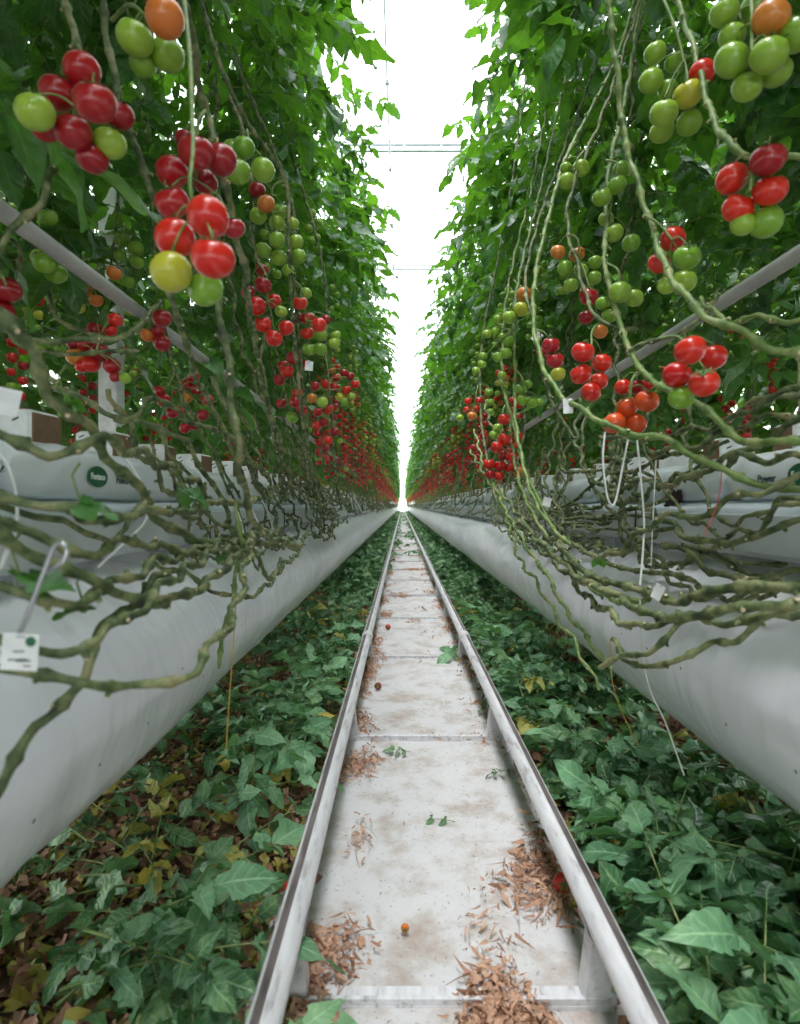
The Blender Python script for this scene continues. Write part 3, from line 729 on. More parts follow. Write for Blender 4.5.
V_ = [
 ('thick bare stem slanting down from the left edge across the grow bags', [(-30,270,.62),(0,312,.66),(30,352,.70),(62,402,.75),(98,440,.82),(140,490,.92),(184,536,1.05),(230,548,1.3),(290,540,1.9)], .0078, 'stem', g1),
 ('bare stem crossing the upper left just under the grey pipe', [(-20,322,.9),(20,330,.95),(60,340,1.0),(100,338,1.05),(135,332,1.1),(152,312,1.2)], .005, 'stem', g1),
 ('knobbly stem lying over the first white block on the left', [(-30,436,.7),(20,440,.72),(60,446,.74),(110,440,.8),(140,456,.9),(176,470,1.1),(210,500,1.3)], .0068, 'stem', g1),
 ('long horizontal stem in front of the left gutter rim', [(-30,490,.66),(20,500,.68),(66,504,.7),(86,519,.72),(130,514,.8),(170,512,.95),(214,504,1.2),(260,500,1.6)], .0065, 'stem', g1),
 ('pair of twisted stems running level below the left grow bags, upper one', [(-30,505,.62),(40,535,.66),(84,548,.7),(130,545,.8),(170,548,.95),(220,545,1.2),(280,530,1.8)], .006, 'stem', g1),
 ('dark stem slanting beneath the wire hook', [(-30,520,.6),(30,552,.64),(80,575,.7),(125,598,.76),(160,606,.84),(210,580,1.0),(250,550,1.3)], .0075, 'stem', g1),
 ('stem looping low over the left duct with pale leaf scars', [(-30,588,.62),(40,596,.64),(90,592,.7),(140,575,.8),(176,556,.95),(215,545,1.2)], .006, 'stem', g1),
 ('stem trailing across the left duct behind the white tag', [(-20,640,.62),(40,645,.62),(90,640,.64),(120,618,.7),(160,592,.8),(200,560,1.0),(250,545,1.4)], .0058, 'stem', g1),
 ('lowest stem swinging in a bow across the white duct on the left', [(-20,668,.62),(40,672,.62),(95,682,.64),(145,685,.68),(185,680,.72),(212,655,.78),(234,615,.9),(242,575,1.05),(250,530,1.3)], .0056, 'stem', g1),
 ('broken stem end hanging down over the left duct to the picture edge', [(-20,800,.6),(20,750,.62),(55,715,.64),(78,678,.66),(105,640,.72),(140,600,.8),(170,570,.9)], .0062, 'stem', g1),
 ('greyish stem curling at mid height beside the left gutter', [(110,418,1.2),(150,424,1.2),(185,440,1.25),(200,470,1.3),(225,500,1.4),(245,540,1.6),(300,548,2.2)], .006, 'stem', g1),
 ('crooked stem hooking over the grow block behind the white post', [(40,380,1.2),(90,400,1.2),(130,420,1.2),(156,400,1.25),(190,420,1.4),(230,440,1.6),(270,480,2.0)], .006, 'stem', g1),
 ('slim stem hanging to the lower end of the left tangle', [(236,500,1.3),(240,560,1.3),(232,610,1.25),(226,640,1.22),(218,668,1.2)], .005, 'stem_fresh', g1),
 ('low stem looping above the duct farther up the left side', [(150,560,1.2),(200,580,1.3),(240,600,1.35),(268,585,1.5),(280,560,1.8)], .005, 'stem', g1),
 ('stem with a short bow near the red twine on the left', [(175,480,1.4),(210,515,1.4),(250,545,1.5),(270,575,1.6),(290,560,1.9),(310,530,2.4)], .0055, 'stem', g1),
 ('fresh green stem arching over the right grow bag to the edge', [(700,296,1.3),(720,314,1.2),(760,322,1.1),(800,320,1.02),(850,318,1.0)], .0055, 'stem_fresh', g2),
 ('stem running level just above the right grow bags near the edge', [(600,435,1.7),(650,440,1.5),(690,430,1.35),(730,418,1.2),(770,400,1.1),(840,378,1.0)], .006, 'stem', g2),
 ('darker stem just above the white blocks on the right', [(590,460,1.8),(640,455,1.6),(690,445,1.4),(740,425,1.25),(790,418,1.15),(850,410,1.1)], .006, 'stem', g2),
 ('straight stem among three stacked over the right slab', [(560,470,2.2),(620,472,1.8),(670,455,1.5),(710,440,1.35),(760,400,1.2),(830,395,1.1)], .006, 'stem', g2),
 ('twisted stem crossing the face of the right gutter', [(598,560,1.5),(620,548,1.4),(655,525,1.25),(690,514,1.15),(715,510,1.1),(740,492,1.05),(770,488,1.0),(840,470,.95)], .0062, 'stem', g2),
 ('dark stem leaving the tangle in front of the right duct, upper one of two', [(560,545,1.6),(600,580,1.4),(640,590,1.25),(680,600,1.1),(720,590,1.0),(760,588,.95),(840,584,.9)], .0085, 'stem', g2),
 ('thickest green brown stem running level across the right duct', [(520,520,1.9),(560,560,1.6),(600,590,1.35),(650,612,1.15),(700,618,1.0),(740,610,.92),(780,605,.86),(840,596,.85)], .0085, 'stem', g2),
 ('stem just below the thickest one on the right duct', [(500,490,2.2),(540,545,1.8),(580,590,1.5),(630,625,1.2),(670,616,1.08),(720,622,.98),(770,620,.9),(840,600,.86)], .0068, 'stem', g2),
 ('zigzag stem hanging lowest across the right duct', [(610,640,1.25),(640,664,1.12),(672,664,1.05),(695,656,1.0),(712,645,.97),(740,640,.93),(760,616,.9),(800,600,.86),(840,590,.85)], .0056, 'stem', g2),
 ('zigzag stem on the right duct above the lowest one', [(600,665,1.2),(640,650,1.1),(662,640,1.06),(690,620,1.03),(720,612,1.0),(760,600,.95)], .0056, 'stem', g2),
 ('long pale stem sweeping down from the right leaf wall towards the duct', [(474,430,3.0),(490,480,2.6),(512,520,2.2),(535,560,1.9),(560,600,1.7),(590,640,1.5),(612,670,1.4)], .0058, 'stem_fresh', g2),
 ('slender stem running beside the long pale one over the right duct', [(470,450,3.2),(500,500,2.6),(520,560,2.1),(540,590,1.9),(560,620,1.8),(580,650,1.7),(600,690,1.6)], .0052, 'stem_fresh', g2),
 ('stem hooking out of the tangle at the far end of the right tag', [(484,400,3.2),(500,450,2.8),(528,500,2.3),(560,530,2.0),(600,560,1.7),(640,570,1.5),(690,580,1.25)], .0065, 'stem', g2),
 ('green stem descending steeply beside the shining red bunch', [(500,380,2.6),(514,430,2.5),(530,480,2.3),(548,520,2.1),(570,560,1.9),(600,595,1.6),(650,600,1.3)], .007, 'stem_fresh', g2),
 ('dark shaded root-like stem hanging under the right gutter', [(660,545,1.45),(690,552,1.38),(710,572,1.32),(745,580,1.25),(800,574,1.2),(850,575,1.15)], .0075, 'stem', g2),
 ('dark crooked stem under the right gutter beside the root-like one', [(680,545,1.45),(720,555,1.38),(745,572,1.33),(790,585,1.25),(860,588,1.2)], .007, 'stem', g2),
 ('thin dark stem under the right gutter nearest the camera', [(700,546,1.4),(740,560,1.32),(800,566,1.25),(850,570,1.2)], .0055, 'stem', g2),
]
lv = {0:[(66,400,.76,.03,.5)], 3:[(80,500,.72,.05,0)], 6:[(85,608,.7,.035,3)], 7:[(20,575,.64,.06,1)], 2:[(185,492,1.1,.05,1)], 20:[(600,560,1.4,.03,1)], 26:[(560,640,1.75,.03,1)], 10:[(222,555,1.4,.04,1)]}
for i, (lab, pts, r_, mt, g_) in enumerate(V_): vine(lab, pts, r_, mt, g_, lv.get(i, ()))
# a looser tangle of layered stems along both gutters, nearest 5 m
for side, s in ((-1,'left'), (1,'right')):
    g_ = g1 if side < 0 else g2
    for k in range(26):
        y0 = R.uniform(.9, 4.5); L_ = R.uniform(.8, 1.7); z = R.uniform(.72, 1.02); x = side*R.uniform(.56,.69)
        dr = 1 if side < 0 else -1
        c = [(x+side*.06, y0, z+.32), (x, y0+dr*.12, z+.14)]
        for q in range(1, 6):
            c.append((x+R.uniform(-.04,.04), y0+dr*(.12+L_*q/5), z+R.uniform(-.05,.05)-.03*math.sin(q)))
        mb = MB(); b0 = np.array(c[0]); stem_into(mb, [np.array(p)-b0 for p in c], R.uniform(.0045,.0068), R, n=6, step=.016, kink=.014)
        o = link('layered_vine', mb.mesh('layered_vine'), None, Vector(b0))
        tag(o, 'bare knobbly stem in the tangle along the %s gutter' % s, 'vine', 'loose stems in the tangle along the %s gutter' % s)

# ---------------------------------------------------------------- the setting
def plane(name, x0, x1, y0, y1, z, mat):
    mb = MB(); mb.add([(x0,y0,z),(x1,y0,z),(x1,y1,z),(x0,y1,z)], [(0,1,2,3)], mat); return link(name, mb.mesh(name))
mb = MB(); mb.box((0, 46, -.05), (14, 100, .1), 'soil'); struct(link('floor', mb.mesh('floor', False)))
# white cloth on the path
nx, ys = 15, list(np.arange(-1, 8, .06)) + list(np.arange(8, 92, .5))
V = []
for y in ys:
    for i in range(nx):
        x = -.36+.72*i/(nx-1)
        z = .012 + .010*mnoise.noise(Vector((x*3, y*1.6, 0))) + .006*mnoise.noise(Vector((x*11, y*5, 3)))
        if i in (0, nx-1): z = .002
        V.append((x + .015*mnoise.noise(Vector((y*2, i, 1))), y, max(z, .002)))
F_ = [(a*nx+i, a*nx+i+1, (a+1)*nx+i+1, (a+1)*nx+i) for a in range(len(ys)-1) for i in range(nx-1)]
mb = MB(); mb.add(V, F_, 'cloth')
tag(link('ground_cloth', mb.mesh('ground_cloth')), 'dirty white ground cloth covering the path between the two rails', 'ground cloth')

# roof
ZV, ZR = 5.6, 6.35
rm = MB(); gm = MB()
for X in (-2, 2, -6, 6):
    pass
for xr in (-3.4, 1.4, 6.2):
    for sd in (-1, 1):
        gm.add([(xr,-6,ZR),(xr,95,ZR),(xr+sd*2.4,95,ZV),(xr+sd*2.4,-6,ZV)], [(0,1,2,3)], 'glass')
        for y in np.arange(-6, 95, 2.0):
            rm.tube([(xr,y,ZR-.01),(xr+sd*2.4,y,ZV-.01)], .007, 'white', 4, False)
    rm.tube([(xr,-6,ZR),(xr,95,ZR)], .03, 'white', 6)
for xv in (-5.8,-1.0,3.8): rm.box((xv, 44.5, ZV-.02), (.14, 101, .08), 'white')
c_ = struct(link('ceiling', rm.mesh('ceiling', False)))
g_ = link('glass_panes', gm.mesh('glass_panes', False), c_)
for k in range(22):
    y = 8.0+4*(k-2)
    if y < -1: continue
    mb = MB()
    mb.box((1.2,y,5.78),(12,.05,.05),'gutter'); mb.box((1.2,y,5.69),(12,.05,.04),'gutter')
    for q in range(24): mb.box((-4.55+q*.5,y,5.735),(.02,.03,.05),'white')
    mb.box((1.2,y+.9,6.02),(12,.03,.03),'white')
    struct(link('trim_%d' % (k+1), mb.mesh('girder', False)))
# end wall
mb = MB(); 
for x in np.arange(-7,7.01,1.0): mb.box((x,92.6,2.8),(.06,.06,5.6),'white')
for z in (.3,2.3,4.2,5.6): mb.box((0,92.6,z),(14,.08,.08),'white')
w_ = struct(link('wall_back', mb.mesh('wall_back', False)))
gm = MB(); gm.box((0,92.6,2.9),(14,.01,5.4),'glass'); link('glass_panes', gm.mesh('wall_glass', False), w_)
# longitudinal cable with clips, crop wires
mb = MB(); mb.tube([(CX-.165,-2,5.6),(CX-.165,92,5.6)], .010, 'alu', 6)
for k in range(40): mb.box((CX-.165, 1.5+k*1.7, 5.6), (.05,.04,.04), 'alu')
tag(link('overhead_cable', mb.mesh('overhead_cable')), 'thin grey cable with clips running along under the roof above the aisle', 'cable')
for side, s in ((-1,'left'),(1,'right')):
    mb = MB(); mb.tube([(side*.85,-1,4.2),(side*.85,92,4.2)], .003, 'wire', 5)
    tag(link('crop_wire', mb.mesh('crop_wire')), 'crop wire high over the %s row, holding up the plants' % s, 'wire')

# ---------------------------------------------------------------- rails
BY0, BSP = 1.075, 1.205
for x, s in ((-.275,'left'), (.275,'right')):
    mb = MB(); n = 20; r_ = .0255; zc = .165
    ysr = list(np.arange(-1, 92.1, .5))
    V = []; 
    for y in ysr:
        wz = .0015*math.sin(y*2.6)
        for i in range(n):
            a = 2*PI*i/n; V.append((r_*math.cos(a), y, r_*math.sin(a)+wz))
    fa = []; fb = []
    sw = (5,6) if x < 0 else (3,4)
    for q in range(len(ysr)-1):
        for i in range(n):
            f_ = (q*n+i, (q+1)*n+i, (q+1)*n+(i+1)%n, q*n+(i+1)%n)
            (fb if i in sw else fa).append(f_)
    k0 = mb.n
    mb.add(V, fa, 'rail'); mb.v.append(np.zeros((0,5),np.float32)); mb.f.append((np.array(fb,np.int32)+k0, np.full(len(fb), mb.slot('rail_worn'), np.int32)))
    o = link('pipe_rail', mb.mesh('pipe_rail'), None, (x,0,zc))
    tag(o, 'long %s-hand white steel pipe rail with a dark worn track on top' % s, 'rail', 'the two pipe rails')
    for y in (3.35, 9.2, 15.1):
        cm = MB(); cm.tube([(0,y-.05,0),(0,y+.05,0)], .031, 'rail', 14); link('coupling_sleeve', cm.mesh('sleeve'), o)
sup_bar = MB(); sup_bar.box((0,0,.012),(.60,.045,.022),'rail',.004); sup_bar.box((0,-.018,.026),(.60,.008,.012),'rail'); ME_bar = sup_bar.mesh('crossbar', False)
def post_mb(sd):
    mb = MB()
    # folded plate tapering up to a saddle under the pipe
    a = .03; b_ = .016
    V = [(-a,-.02,.02),(a,-.02,.02),(a,.02,.02),(-a,.02,.02),(-b_,-.02,.132),(b_,-.02,.132),(b_,.02,.132),(-b_,.02,.132)]
    mb.add(V, [(3,2,1,0),(4,5,6,7),(0,1,5,4),(1,2,6,5),(2,3,7,6),(3,0,4,7)], 'rail')
    V = []
    for y in (-.025,.025):
        for i in range(7):
            a_ = PI+ PI*i/6; V.append((.029*math.cos(a_), y, .165+.029*math.sin(a_)))
    mb.add(V, [(i,i+1,i+8,i+7) for i in range(6)], 'rail')
    return mb.mesh('post', False)
ME_post = post_mb(1)
for k in range(75):
    y = BY0+BSP*k-BSP
    if y > 91: break
    root = empty('rail_support', (0,y,0))
    if k < 8: tag(root, 'white steel rail support lying across the path, %s from the camera' % (ORD[k]), 'rail support', 'rail supports')
    else: tag(root, 'far white rail support lying across the path towards the vanishing point', 'rail support', 'far rail supports')
    link('crossbar', ME_bar, root)
    for x in (-.275,.275): link('post', ME_post, root, (x,0,0))

# ---------------------------------------------------------------- air ducts
def duct(side, xc, label):
    """white film duct hanging under the gutter: teardrop section with creases"""
    zc, r_ = .53, .25
    ys = list(np.arange(-.6, 4, .035)) + list(np.arange(4, 12, .15)) + list(np.arange(12, 92.2, 1.5))
    n = 64; V = []
    for y in ys:
        tie = math.exp(-(((y-.35) % 1.205-.6)/.03)**2)
        for i in range(n):
            a = 2*PI*i/n   # 0 = top
            sx, cz = math.sin(a), math.cos(a)
            top = max(0, cz)
            rr = r_*(1-.0*top)
            x = sx*rr*(1-.38*top**2); z = cz*rr*(1+.06*top**3)
            cr = .009*mnoise.noise(Vector((a*2.5, y*1.1, side*5))) + .005*mnoise.noise(Vector((a*9+y*6, y*2.2, 7)))
            wr = .020*max(0, mnoise.noise(Vector((a*3+y*1.4, y*7*.8, 2+side))))*(.3+top)
            ridge = -.005*tie
            q = 1+(cr+wr+ridge)/r_
            V.append((x*q, y, z*q))
    F_ = []
    for s_ in range(len(ys)-1):
        for i in range(n):
            j = (i+1) % n
            F_.append((s_*n+i, s_*n+j, (s_+1)*n+j, (s_+1)*n+i))
    mb = MB(); mb.add(V, F_, 'film')
    mb.add(V[:n], [tuple(range(n))], 'film')
    root = link('air_duct', mb.mesh('air_duct'), None, (xc,0,zc)); tag(root, label, 'air duct', 'white film air ducts')
    # vent holes
    for k in range(26):
        y = .5+k*.17+R.uniform(-.04,.04); a = R.choice((1.25,1.55,1.8)) * (-side)
        x = math.sin(a)*r_*1.03; z = math.cos(a)*r_*1.03
        nv = np.array([math.sin(a),0,math.cos(a)]); t1 = np.array([0,1,0.]); t2 = np.cross(nv,t1)
        c = np.array([x,y,z])
        V2 = [c+.0035*(math.cos(q*PI/4)*t1+math.sin(q*PI/4)*t2) for q in range(8)]
        hm = MB(); hm.add(V2, [tuple(range(8))], 'black'); link('vent_hole', hm.mesh('vent_hole'), root)
    # flap of film along the top, pinned to the gutter
    fl = MB(); V = []
    ys2 = list(np.arange(-.6,6,.08))+list(np.arange(6,92,2))
    for y in ys2:
        for q in range(5):
            u = q/4
            V.append((-side*(.04+.03*u)+.012*mnoise.noise(Vector((y*2.5,u*2,side))), y, .262-u*.035+.19*0+.02*0))
    V = []
    for y in ys2:
        for q in range(5):
            u = q/4; wv = .014*mnoise.noise(Vector((y*2.2,u*2,side)))
            V.append((-side*(.03+.055*(1-u))+wv, y, .235+.055*u))
    F_ = [(a*5+i,a*5+i+1,(a+1)*5+i+1,(a+1)*5+i) for a in range(len(ys2)-1) for i in range(4)]
    fl.add(V, F_, 'film'); link('top_seam', fl.mesh('top_seam'), root)
    return root
DXL, DXR = -.835, .815
duct(-1, DXL, 'inflated white film air duct hanging along the left side')
duct(1, DXR, 'inflated white film air duct hanging along the right side')

# ---------------------------------------------------------------- gutters
def gutter(side, xi, label):
    """xi = aisle-side face"""
    root = empty('growing_gutter', (xi,0,.80)); tag(root, label, 'gutter', 'growing gutters')
    prof = [(-.008,.078),(-.008,.084),(.0,.088),(.004,.084),(.004,.008),(.02,.0),(.09,.006),(.13,-.006),(.17,.006),(.236,.0),(.25,.008),(.25,.088),(.256,.088),(.256,.0),(.24,-.01),(.13,-.014),(.012,-.010),(-.008,.004)]
    ys = [-.6,92]
    k = 0
    y = -.6; 
    while y < 92:
        y1 = y+(2.46 if y < 12 else 80.5)
        y1 = min(y1, 92)
        mb = MB(); n = len(prof)
        V = [(side*a, y+.002, z) for (a,z) in prof]+[(side*a, y1-.002, z) for (a,z) in prof]
        F_ = [(i,(i+1)%n,n+(i+1)%n,n+i) for i in range(n)]
        mb.add(V, F_, 'gutter')
        link('gutter_section', mb.mesh('gutter_section', False), root)
        y = y1
    for k in range(9):
        mb = MB(); yy = .72+k*1.23
        mb.tube([(side*-.012,yy,.09),(side*-.014,yy,.03),(side*-.012,yy,-.03),(side*.03,yy,-.05)], .003, 'black', 5)
        link('clip', mb.mesh('clip'), root)
        mb = MB(); mb.tube([(side*.02,yy+.3,-.01),(side*.022,yy+.3,-.05),(side*.03,yy+.31,-.075)], .0016, 'wire', 5)
        link('hanger_wire', mb.mesh('hanger_wire'), root)
    return root
GXL, GXR = -.72, .70
gutter(-1, GXL, 'grey growing gutter carrying the grow bags on the left')
gutter(1, GXR, 'grey growing gutter carrying the grow bags on the right')

# ---------------------------------------------------------------- grow bags, blocks, print
def text_mesh(txt, size, mat, bold=0.0):
    cu = bpy.data.curves.new('t', 'FONT'); cu.body = txt; cu.size = size; cu.align_x = 'CENTER'; cu.align_y = 'CENTER'
    cu.offset = bold; cu.extrude = .0006; cu.resolution_u = 3
    o = bpy.data.objects.new('t', cu); COL.objects.link(o)
    dg = bpy.context.evaluated_depsgraph_get(); me = bpy.data.meshes.new_from_object(o.evaluated_get(dg))
    bpy.data.objects.remove(o); me.materials.clear(); me.materials.append(M[mat]); me.name = 'lettering'
    return me
ME_forteco = text_mesh('Forteco', .019, 'white_ink', .0006); ME_power = text_mesh('Power', .024, 'logo_ink', .0004)
def oval_mesh():
    mb = MB(); n = 28
    for (rx, ry, z, mt) in ((.043,.023,0,'logo'),):
        V = [(rx*math.cos(2*PI*i/n), ry*math.sin(2*PI*i/n), 0) for i in range(n)] + [(rx*math.cos(2*PI*i/n), ry*math.sin(2*PI*i/n), .001) for i in range(n)]
        mb.add(V[n:], [tuple(range(n))], mt); mb.add(V, [(i,(i+1)%n,n+(i+1)%n,n+i) for i in range(n)], mt)
    # thin arc under the oval
    V = []
    for i in range(15):
        a = PI+ .35 + (PI-.7)*i/14
        for q in (1.16,1.24): V.append((.043*q*math.cos(a), .023*q*math.sin(a)-.004, .0006))
    mb.add(V, [(2*i,2*i+1,2*i+3,2*i+2) for i in range(14)], 'white_ink')
    return mb.mesh('oval', False)
ME_oval = oval_mesh()
def bag_mesh(rng, detail=True, hole=False):
    L, W, H = .985, .19, .122
    ny = 60 if detail else 8; n = 28 if detail else 12; V = []
    sd = rng.uniform(0,50)
    for k in range(ny+1):
        u = k/ny; y = -L/2+L*u
        e = min(1, (min(u,1-u)/.07)) ; e = .25+.75*math.sqrt(max(0, 1-(1-e)**2))
        for i in range(n):
            a = 2*PI*i/n
            cx_, sz = math.cos(a), math.sin(a)
            x = math.copysign(abs(cx_)**.55, cx_)*W/2
            z = math.copysign(abs(sz)**.6, sz)*H/2*e + H/2
            w = .006*mnoise.noise(Vector((a*1.5, y*5, sd))) + .004*mnoise.noise(Vector((a*6+y*9, y*14, sd+4)))
            if detail: w += .006*abs(mnoise.noise(Vector((a*1.2+y*13, y*3, sd+9))))*(1.6-e)*2
            V.append((x*(1+w/.09), y+.01*mnoise.noise(Vector((a, y*4, sd))), max(.0, z+w)))
    F_ = [(s*n+i, s*n+(i+1)%n, (s+1)*n+(i+1)%n, (s+1)*n+i) for s in range(ny) for i in range(n)]
    mb = MB(); mb.add(V, F_, 'bag'); mb.add(V[:n], [tuple(range(n))], 'bag'); mb.add(V[-n:], [tuple(reversed(range(n)))], 'bag')
    return mb.mesh('grow_bag')
rb = random.Random(9)
BAGS = [bag_mesh(rb) for _ in range(3)]; BAG_LO = bag_mesh(rb, False)
def block_mesh(rng, soil_y):
    mb = MB()
    mb.box((0,0,.034),(.098,.098,.068),'white',.006)
    # coir faces along the row
    for s in soil_y: mb.box((s*.050, 0, .033), (.006,.086,.058), 'coir', .002)
    mb.box((.0,0,.069),(.03,.03,.004),'coir')
    for (x,y,r_) in ((-.03,.02,.3),(.02,-.025,-.4),(-.02,-.03,.9)):
        mb.add([(x-.006,y-.001,.0692),(x+.006,y+.001,.0692),(x+.006,y+.003,.0692),(x-.006,y+.001,.0692)], [(0,1,2,3)], 'logo_ink')
        mb.add([(y-.007,-.0495,.040+r_*.01),(y+.007,-.0495,.046+r_*.01),(y+.007,-.0495,.050+r_*.01),(y-.007,-.0495,.044+r_*.01)], [(0,1,2,3)], 'logo_ink')
    return mb.mesh('growing_block', False)
BLK = block_mesh(rb, (-1,1))
for side, xi, s in ((-1,GXL,'left'), (1,GXR,'right')):
    y = .51 if side < 0 else 1.0
    xb = xi+side*.128
    for k in range(40):
        det = k < 8
        o = link('grow_bag', BAGS[k % 3] if det else BAG_LO, None, (xb, y, .909))
        if det: tag(o, 'white grow bag with green oval print, %s from the camera in the %s gutter' % (ORD[k], s), 'grow bag', 'grow bags in the %s gutter' % s)
        else: tag(o, 'white grow bag far along the %s gutter behind the stems' % s, 'grow bag', 'far grow bags in the %s gutter' % s)
        if k < 7:
            rz = PI/2 if side < 0 else -PI/2
            fx = -side*.098
            d1 = 1 if side < 0 else -1
            for (me, nm, dy, dz, off) in ((ME_oval,'logo_oval',-.20*d1,.060,0),(ME_forteco,'logo_lettering',-.20*d1,.060,.0014),(ME_power,'lettering',-.20*d1+.115,.056,.001)):
                q = link(nm, me, o, (fx-side*off-side*.002, dy, dz))
                q.rotation_euler = (PI/2, 0, rz)
        if k < 14:
            for j, dy in enumerate((-.30,.04,.36)):
                b_ = link('growing_block', BLK, None, (xb+R.uniform(-.02,.02)+side*.01, y+dy, 1.027))
                b_.rotation_euler = (0,0,R.uniform(-.15,.15))
                if k < 3: tag(b_, 'white wrapped growing block with brown coir sides, %s from the camera on the %s bags' % (ORD[k*3+j], s), 'growing block', 'growing blocks on the %s bags' % s)
                else: tag(b_, 'small white growing block farther along on the %s grow bags' % s, 'growing block', 'farther growing blocks on the %s bags' % s)
        y += 1.0
for side, xi, s in ((-1,GXL,'left'), (1,GXR,'right')):
    mb = MB(); V = []; n = 16
    ysl = list(np.arange(-.5, 8, .06))+list(np.arange(8, 91, 2.0))
    for yy in ysl:
        for i in range(n):
            a = 2*PI*i/n; ca, sa = math.cos(a), math.sin(a)
            w = .004*mnoise.noise(Vector((a*2, yy*5, side)))+.003*mnoise.noise(Vector((a*6+yy*8, yy*11, 5)))
            V.append((math.copysign(abs(ca)**.5, ca)*(.112+w), yy, math.copysign(abs(sa)**.6, sa)*(.052+w)))
    mb.add(V, [(q*n+i, q*n+(i+1)%n, (q+1)*n+(i+1)%n, (q+1)*n+i) for q in range(len(ysl)-1) for i in range(n)], 'liner')
    mb.add(V[:n], [tuple(range(n))], 'liner')
    tag(link('substrate_liner', mb.mesh('substrate_liner'), None, (xi+side*.128, 0, .868)), 'bluish white film lining of the %s gutter under the grow bags' % s, 'film')
# dark tear in the right bag film
mb = MB(); pz = [(0,0),(.03,.02),(.05,.045),(.062,.05),(.07,.038),(.10,.048),(.103,.052),(.108,.035),(.112,.02),(.09,.005),(.05,.002),(.02,-.006)]
pp = [(-a, z) for a, z in pz]
mb.add([(-.002, a, z) for a, z in pp]+[(.004, a, z) for a, z in pp], [tuple(range(12)), tuple(reversed(range(12,24)))], 'hole')
xr = GXR+.128-.0985
tb = P(665, 498, 595*(xr-CX)/(665-402))
tear = link('bag_tear', mb.mesh('bag_tear', False), None, (xr-.003, tb[1]+.0, .905))
tear['label'] = 'dark ragged tear showing coir in the film'
bpy.context.view_layer.update()
near_ = min((o for o in bpy.data.objects if o.name.startswith('grow_bag') and o.location.x > 0), key=lambda o: abs(o.location.y-tear.location.y))
tear.location = tear.location-near_.location; tear.parent = near_
# ---------------------------------------------------------------- grow pipes, posts
for side, x, z, s in ((-1,-.835,1.463,'left'),(1,.80,1.463,'right')):
    mb = MB(); mb.tube([(0,-.5,0),(0,40,0)], .0185, 'pipe', 16)
    o = link('heating_pipe', mb.mesh('heating_pipe'), None, (x,0,z)); tag(o, 'grey heating pipe running along the %s row through the fruit' % s, 'pipe', 'grey heating pipes')
for side, x, y, s in ((-1,-1.42,2.75,'left'),):
    mb = MB(); mb.box((0,0,2.75),(.085,.085,5.5),'white',.006); mb.box((0,0,.02),(.18,.18,.04),'white')
    tag(link('steel_post', mb.mesh('steel_post', False), None, (x,y,0)), 'white steel post standing behind the left grow bags', 'post')

# ---------------------------------------------------------------- small things: hook, tags, twines, drip tubes
def wire_thing(name, label, cat, pts, r_, mat, group=None, n=7):
    b0 = np.array(P(*pts[0])); mb = MB()
    mb.tube(spline([np.array(P(*p))-b0 for p in pts], .006), r_, mat, n)
    return tag(link(name, mb.mesh(name), None, Vector(b0)), label, cat, group)
wire_thing('wire_hook', 'galvanised wire hook bent over at the top, among the left vines', 'hook',
  [(46,572,.61),(58,566,.6),(66,556,.6),(66,547,.6),(60,543,.6),(54,547,.6),(44,572,.6),(32,603,.6),(20,632,.6),(8,652,.6),(-6,652,.6),(-20,640,.6)], .0026, 'wire')
wire_thing('drip_tube', 'white drip tube arching at the far left edge over the first bag', 'tube', [(-14,452,.75),(0,455,.75),(10,470,.75),(16,492,.76),(17,520,.78),(12,545,.8)], .0022, 'plastic', 'white drip tubes')
wire_thing('drip_tube', 'white drip tube slanting down to the left gutter rim', 'tube', [(120,450,1.2),(140,480,1.15),(148,500,1.1),(146,520,1.05),(130,538,1.0),(98,567,.95)], .0022, 'plastic', 'white drip tubes')
wire_thing('drip_tube', 'short white drip tube at the far left edge below the leaves', 'tube', [(-10,580,.7),(0,568,.7),(8,550,.7)], .003, 'plastic', 'white drip tubes')
for i, (x, y, d) in enumerate(((190,478,1.5),(232,500,1.7),(250,505,1.9),(262,500,2.1))):
    wire_thing('drip_stake', 'thin white drip stake, %s from the left edge, on the left bags' % ORD[i], 'stake', [(x,y,d),(x+8,y+28,d),(x+18,y+30,d)] if i == 0 else [(x,y,d),(x+8,y+18,d),(x+14,y+45,d)], .0022, 'plastic', 'white drip stakes')
wire_thing('drip_tube', 'white drip tube looping down under the orange-red bunch', 'tube', [(605,432,1.3),(603,460,1.3),(607,495,1.3),(612,505,1.3),(616,500,1.3),(622,470,1.3),(628,440,1.3)], .0022, 'plastic', 'white drip tubes')
wire_thing('drip_tube', 'white drip tube hanging straight beside the loop on the right', 'tube', [(637,440,1.3),(641,480,1.3),(644,520,1.3),(643,550,1.28),(640,585,1.26)], .0022, 'plastic', 'white drip tubes')
wire_thing('drip_tube', 'thin white line hanging right of the straight drip tube', 'tube', [(656,460,1.3),(654,500,1.3),(652,540,1.3),(651,566,1.3)], .0012, 'plastic', 'white drip tubes')
wire_thing('twine', 'yellow twine hanging straight from the left tangle to the fallen leaves', 'twine', [(236,600,1.2),(233,650,1.2),(230,690,1.2),(226,750,1.2)], .0014, 'twine', 'loose twines', 5)
wire_thing('twine', 'yellow twine hanging below the right duct into the leaves', 'twine', [(610,640,1.5),(612,680,1.5),(622,712,1.5),(638,745,1.5)], .0014, 'twine', 'loose twines', 5)
wire_thing('twine', 'white twine falling from the right duct to the leaf pile', 'twine', [(640,600,1.2),(642,650,1.2),(650,690,1.2),(665,722,1.2),(684,775,1.2)], .0014, 'twine_white', 'loose twines', 5)
wire_thing('twine', 'red twine across the right gutter and grow bag', 'twine', [(722,468,1.08),(720,490,1.08),(715,510,1.08),(704,536,1.07)], .0009, 'twine_red', 'loose twines', 5)
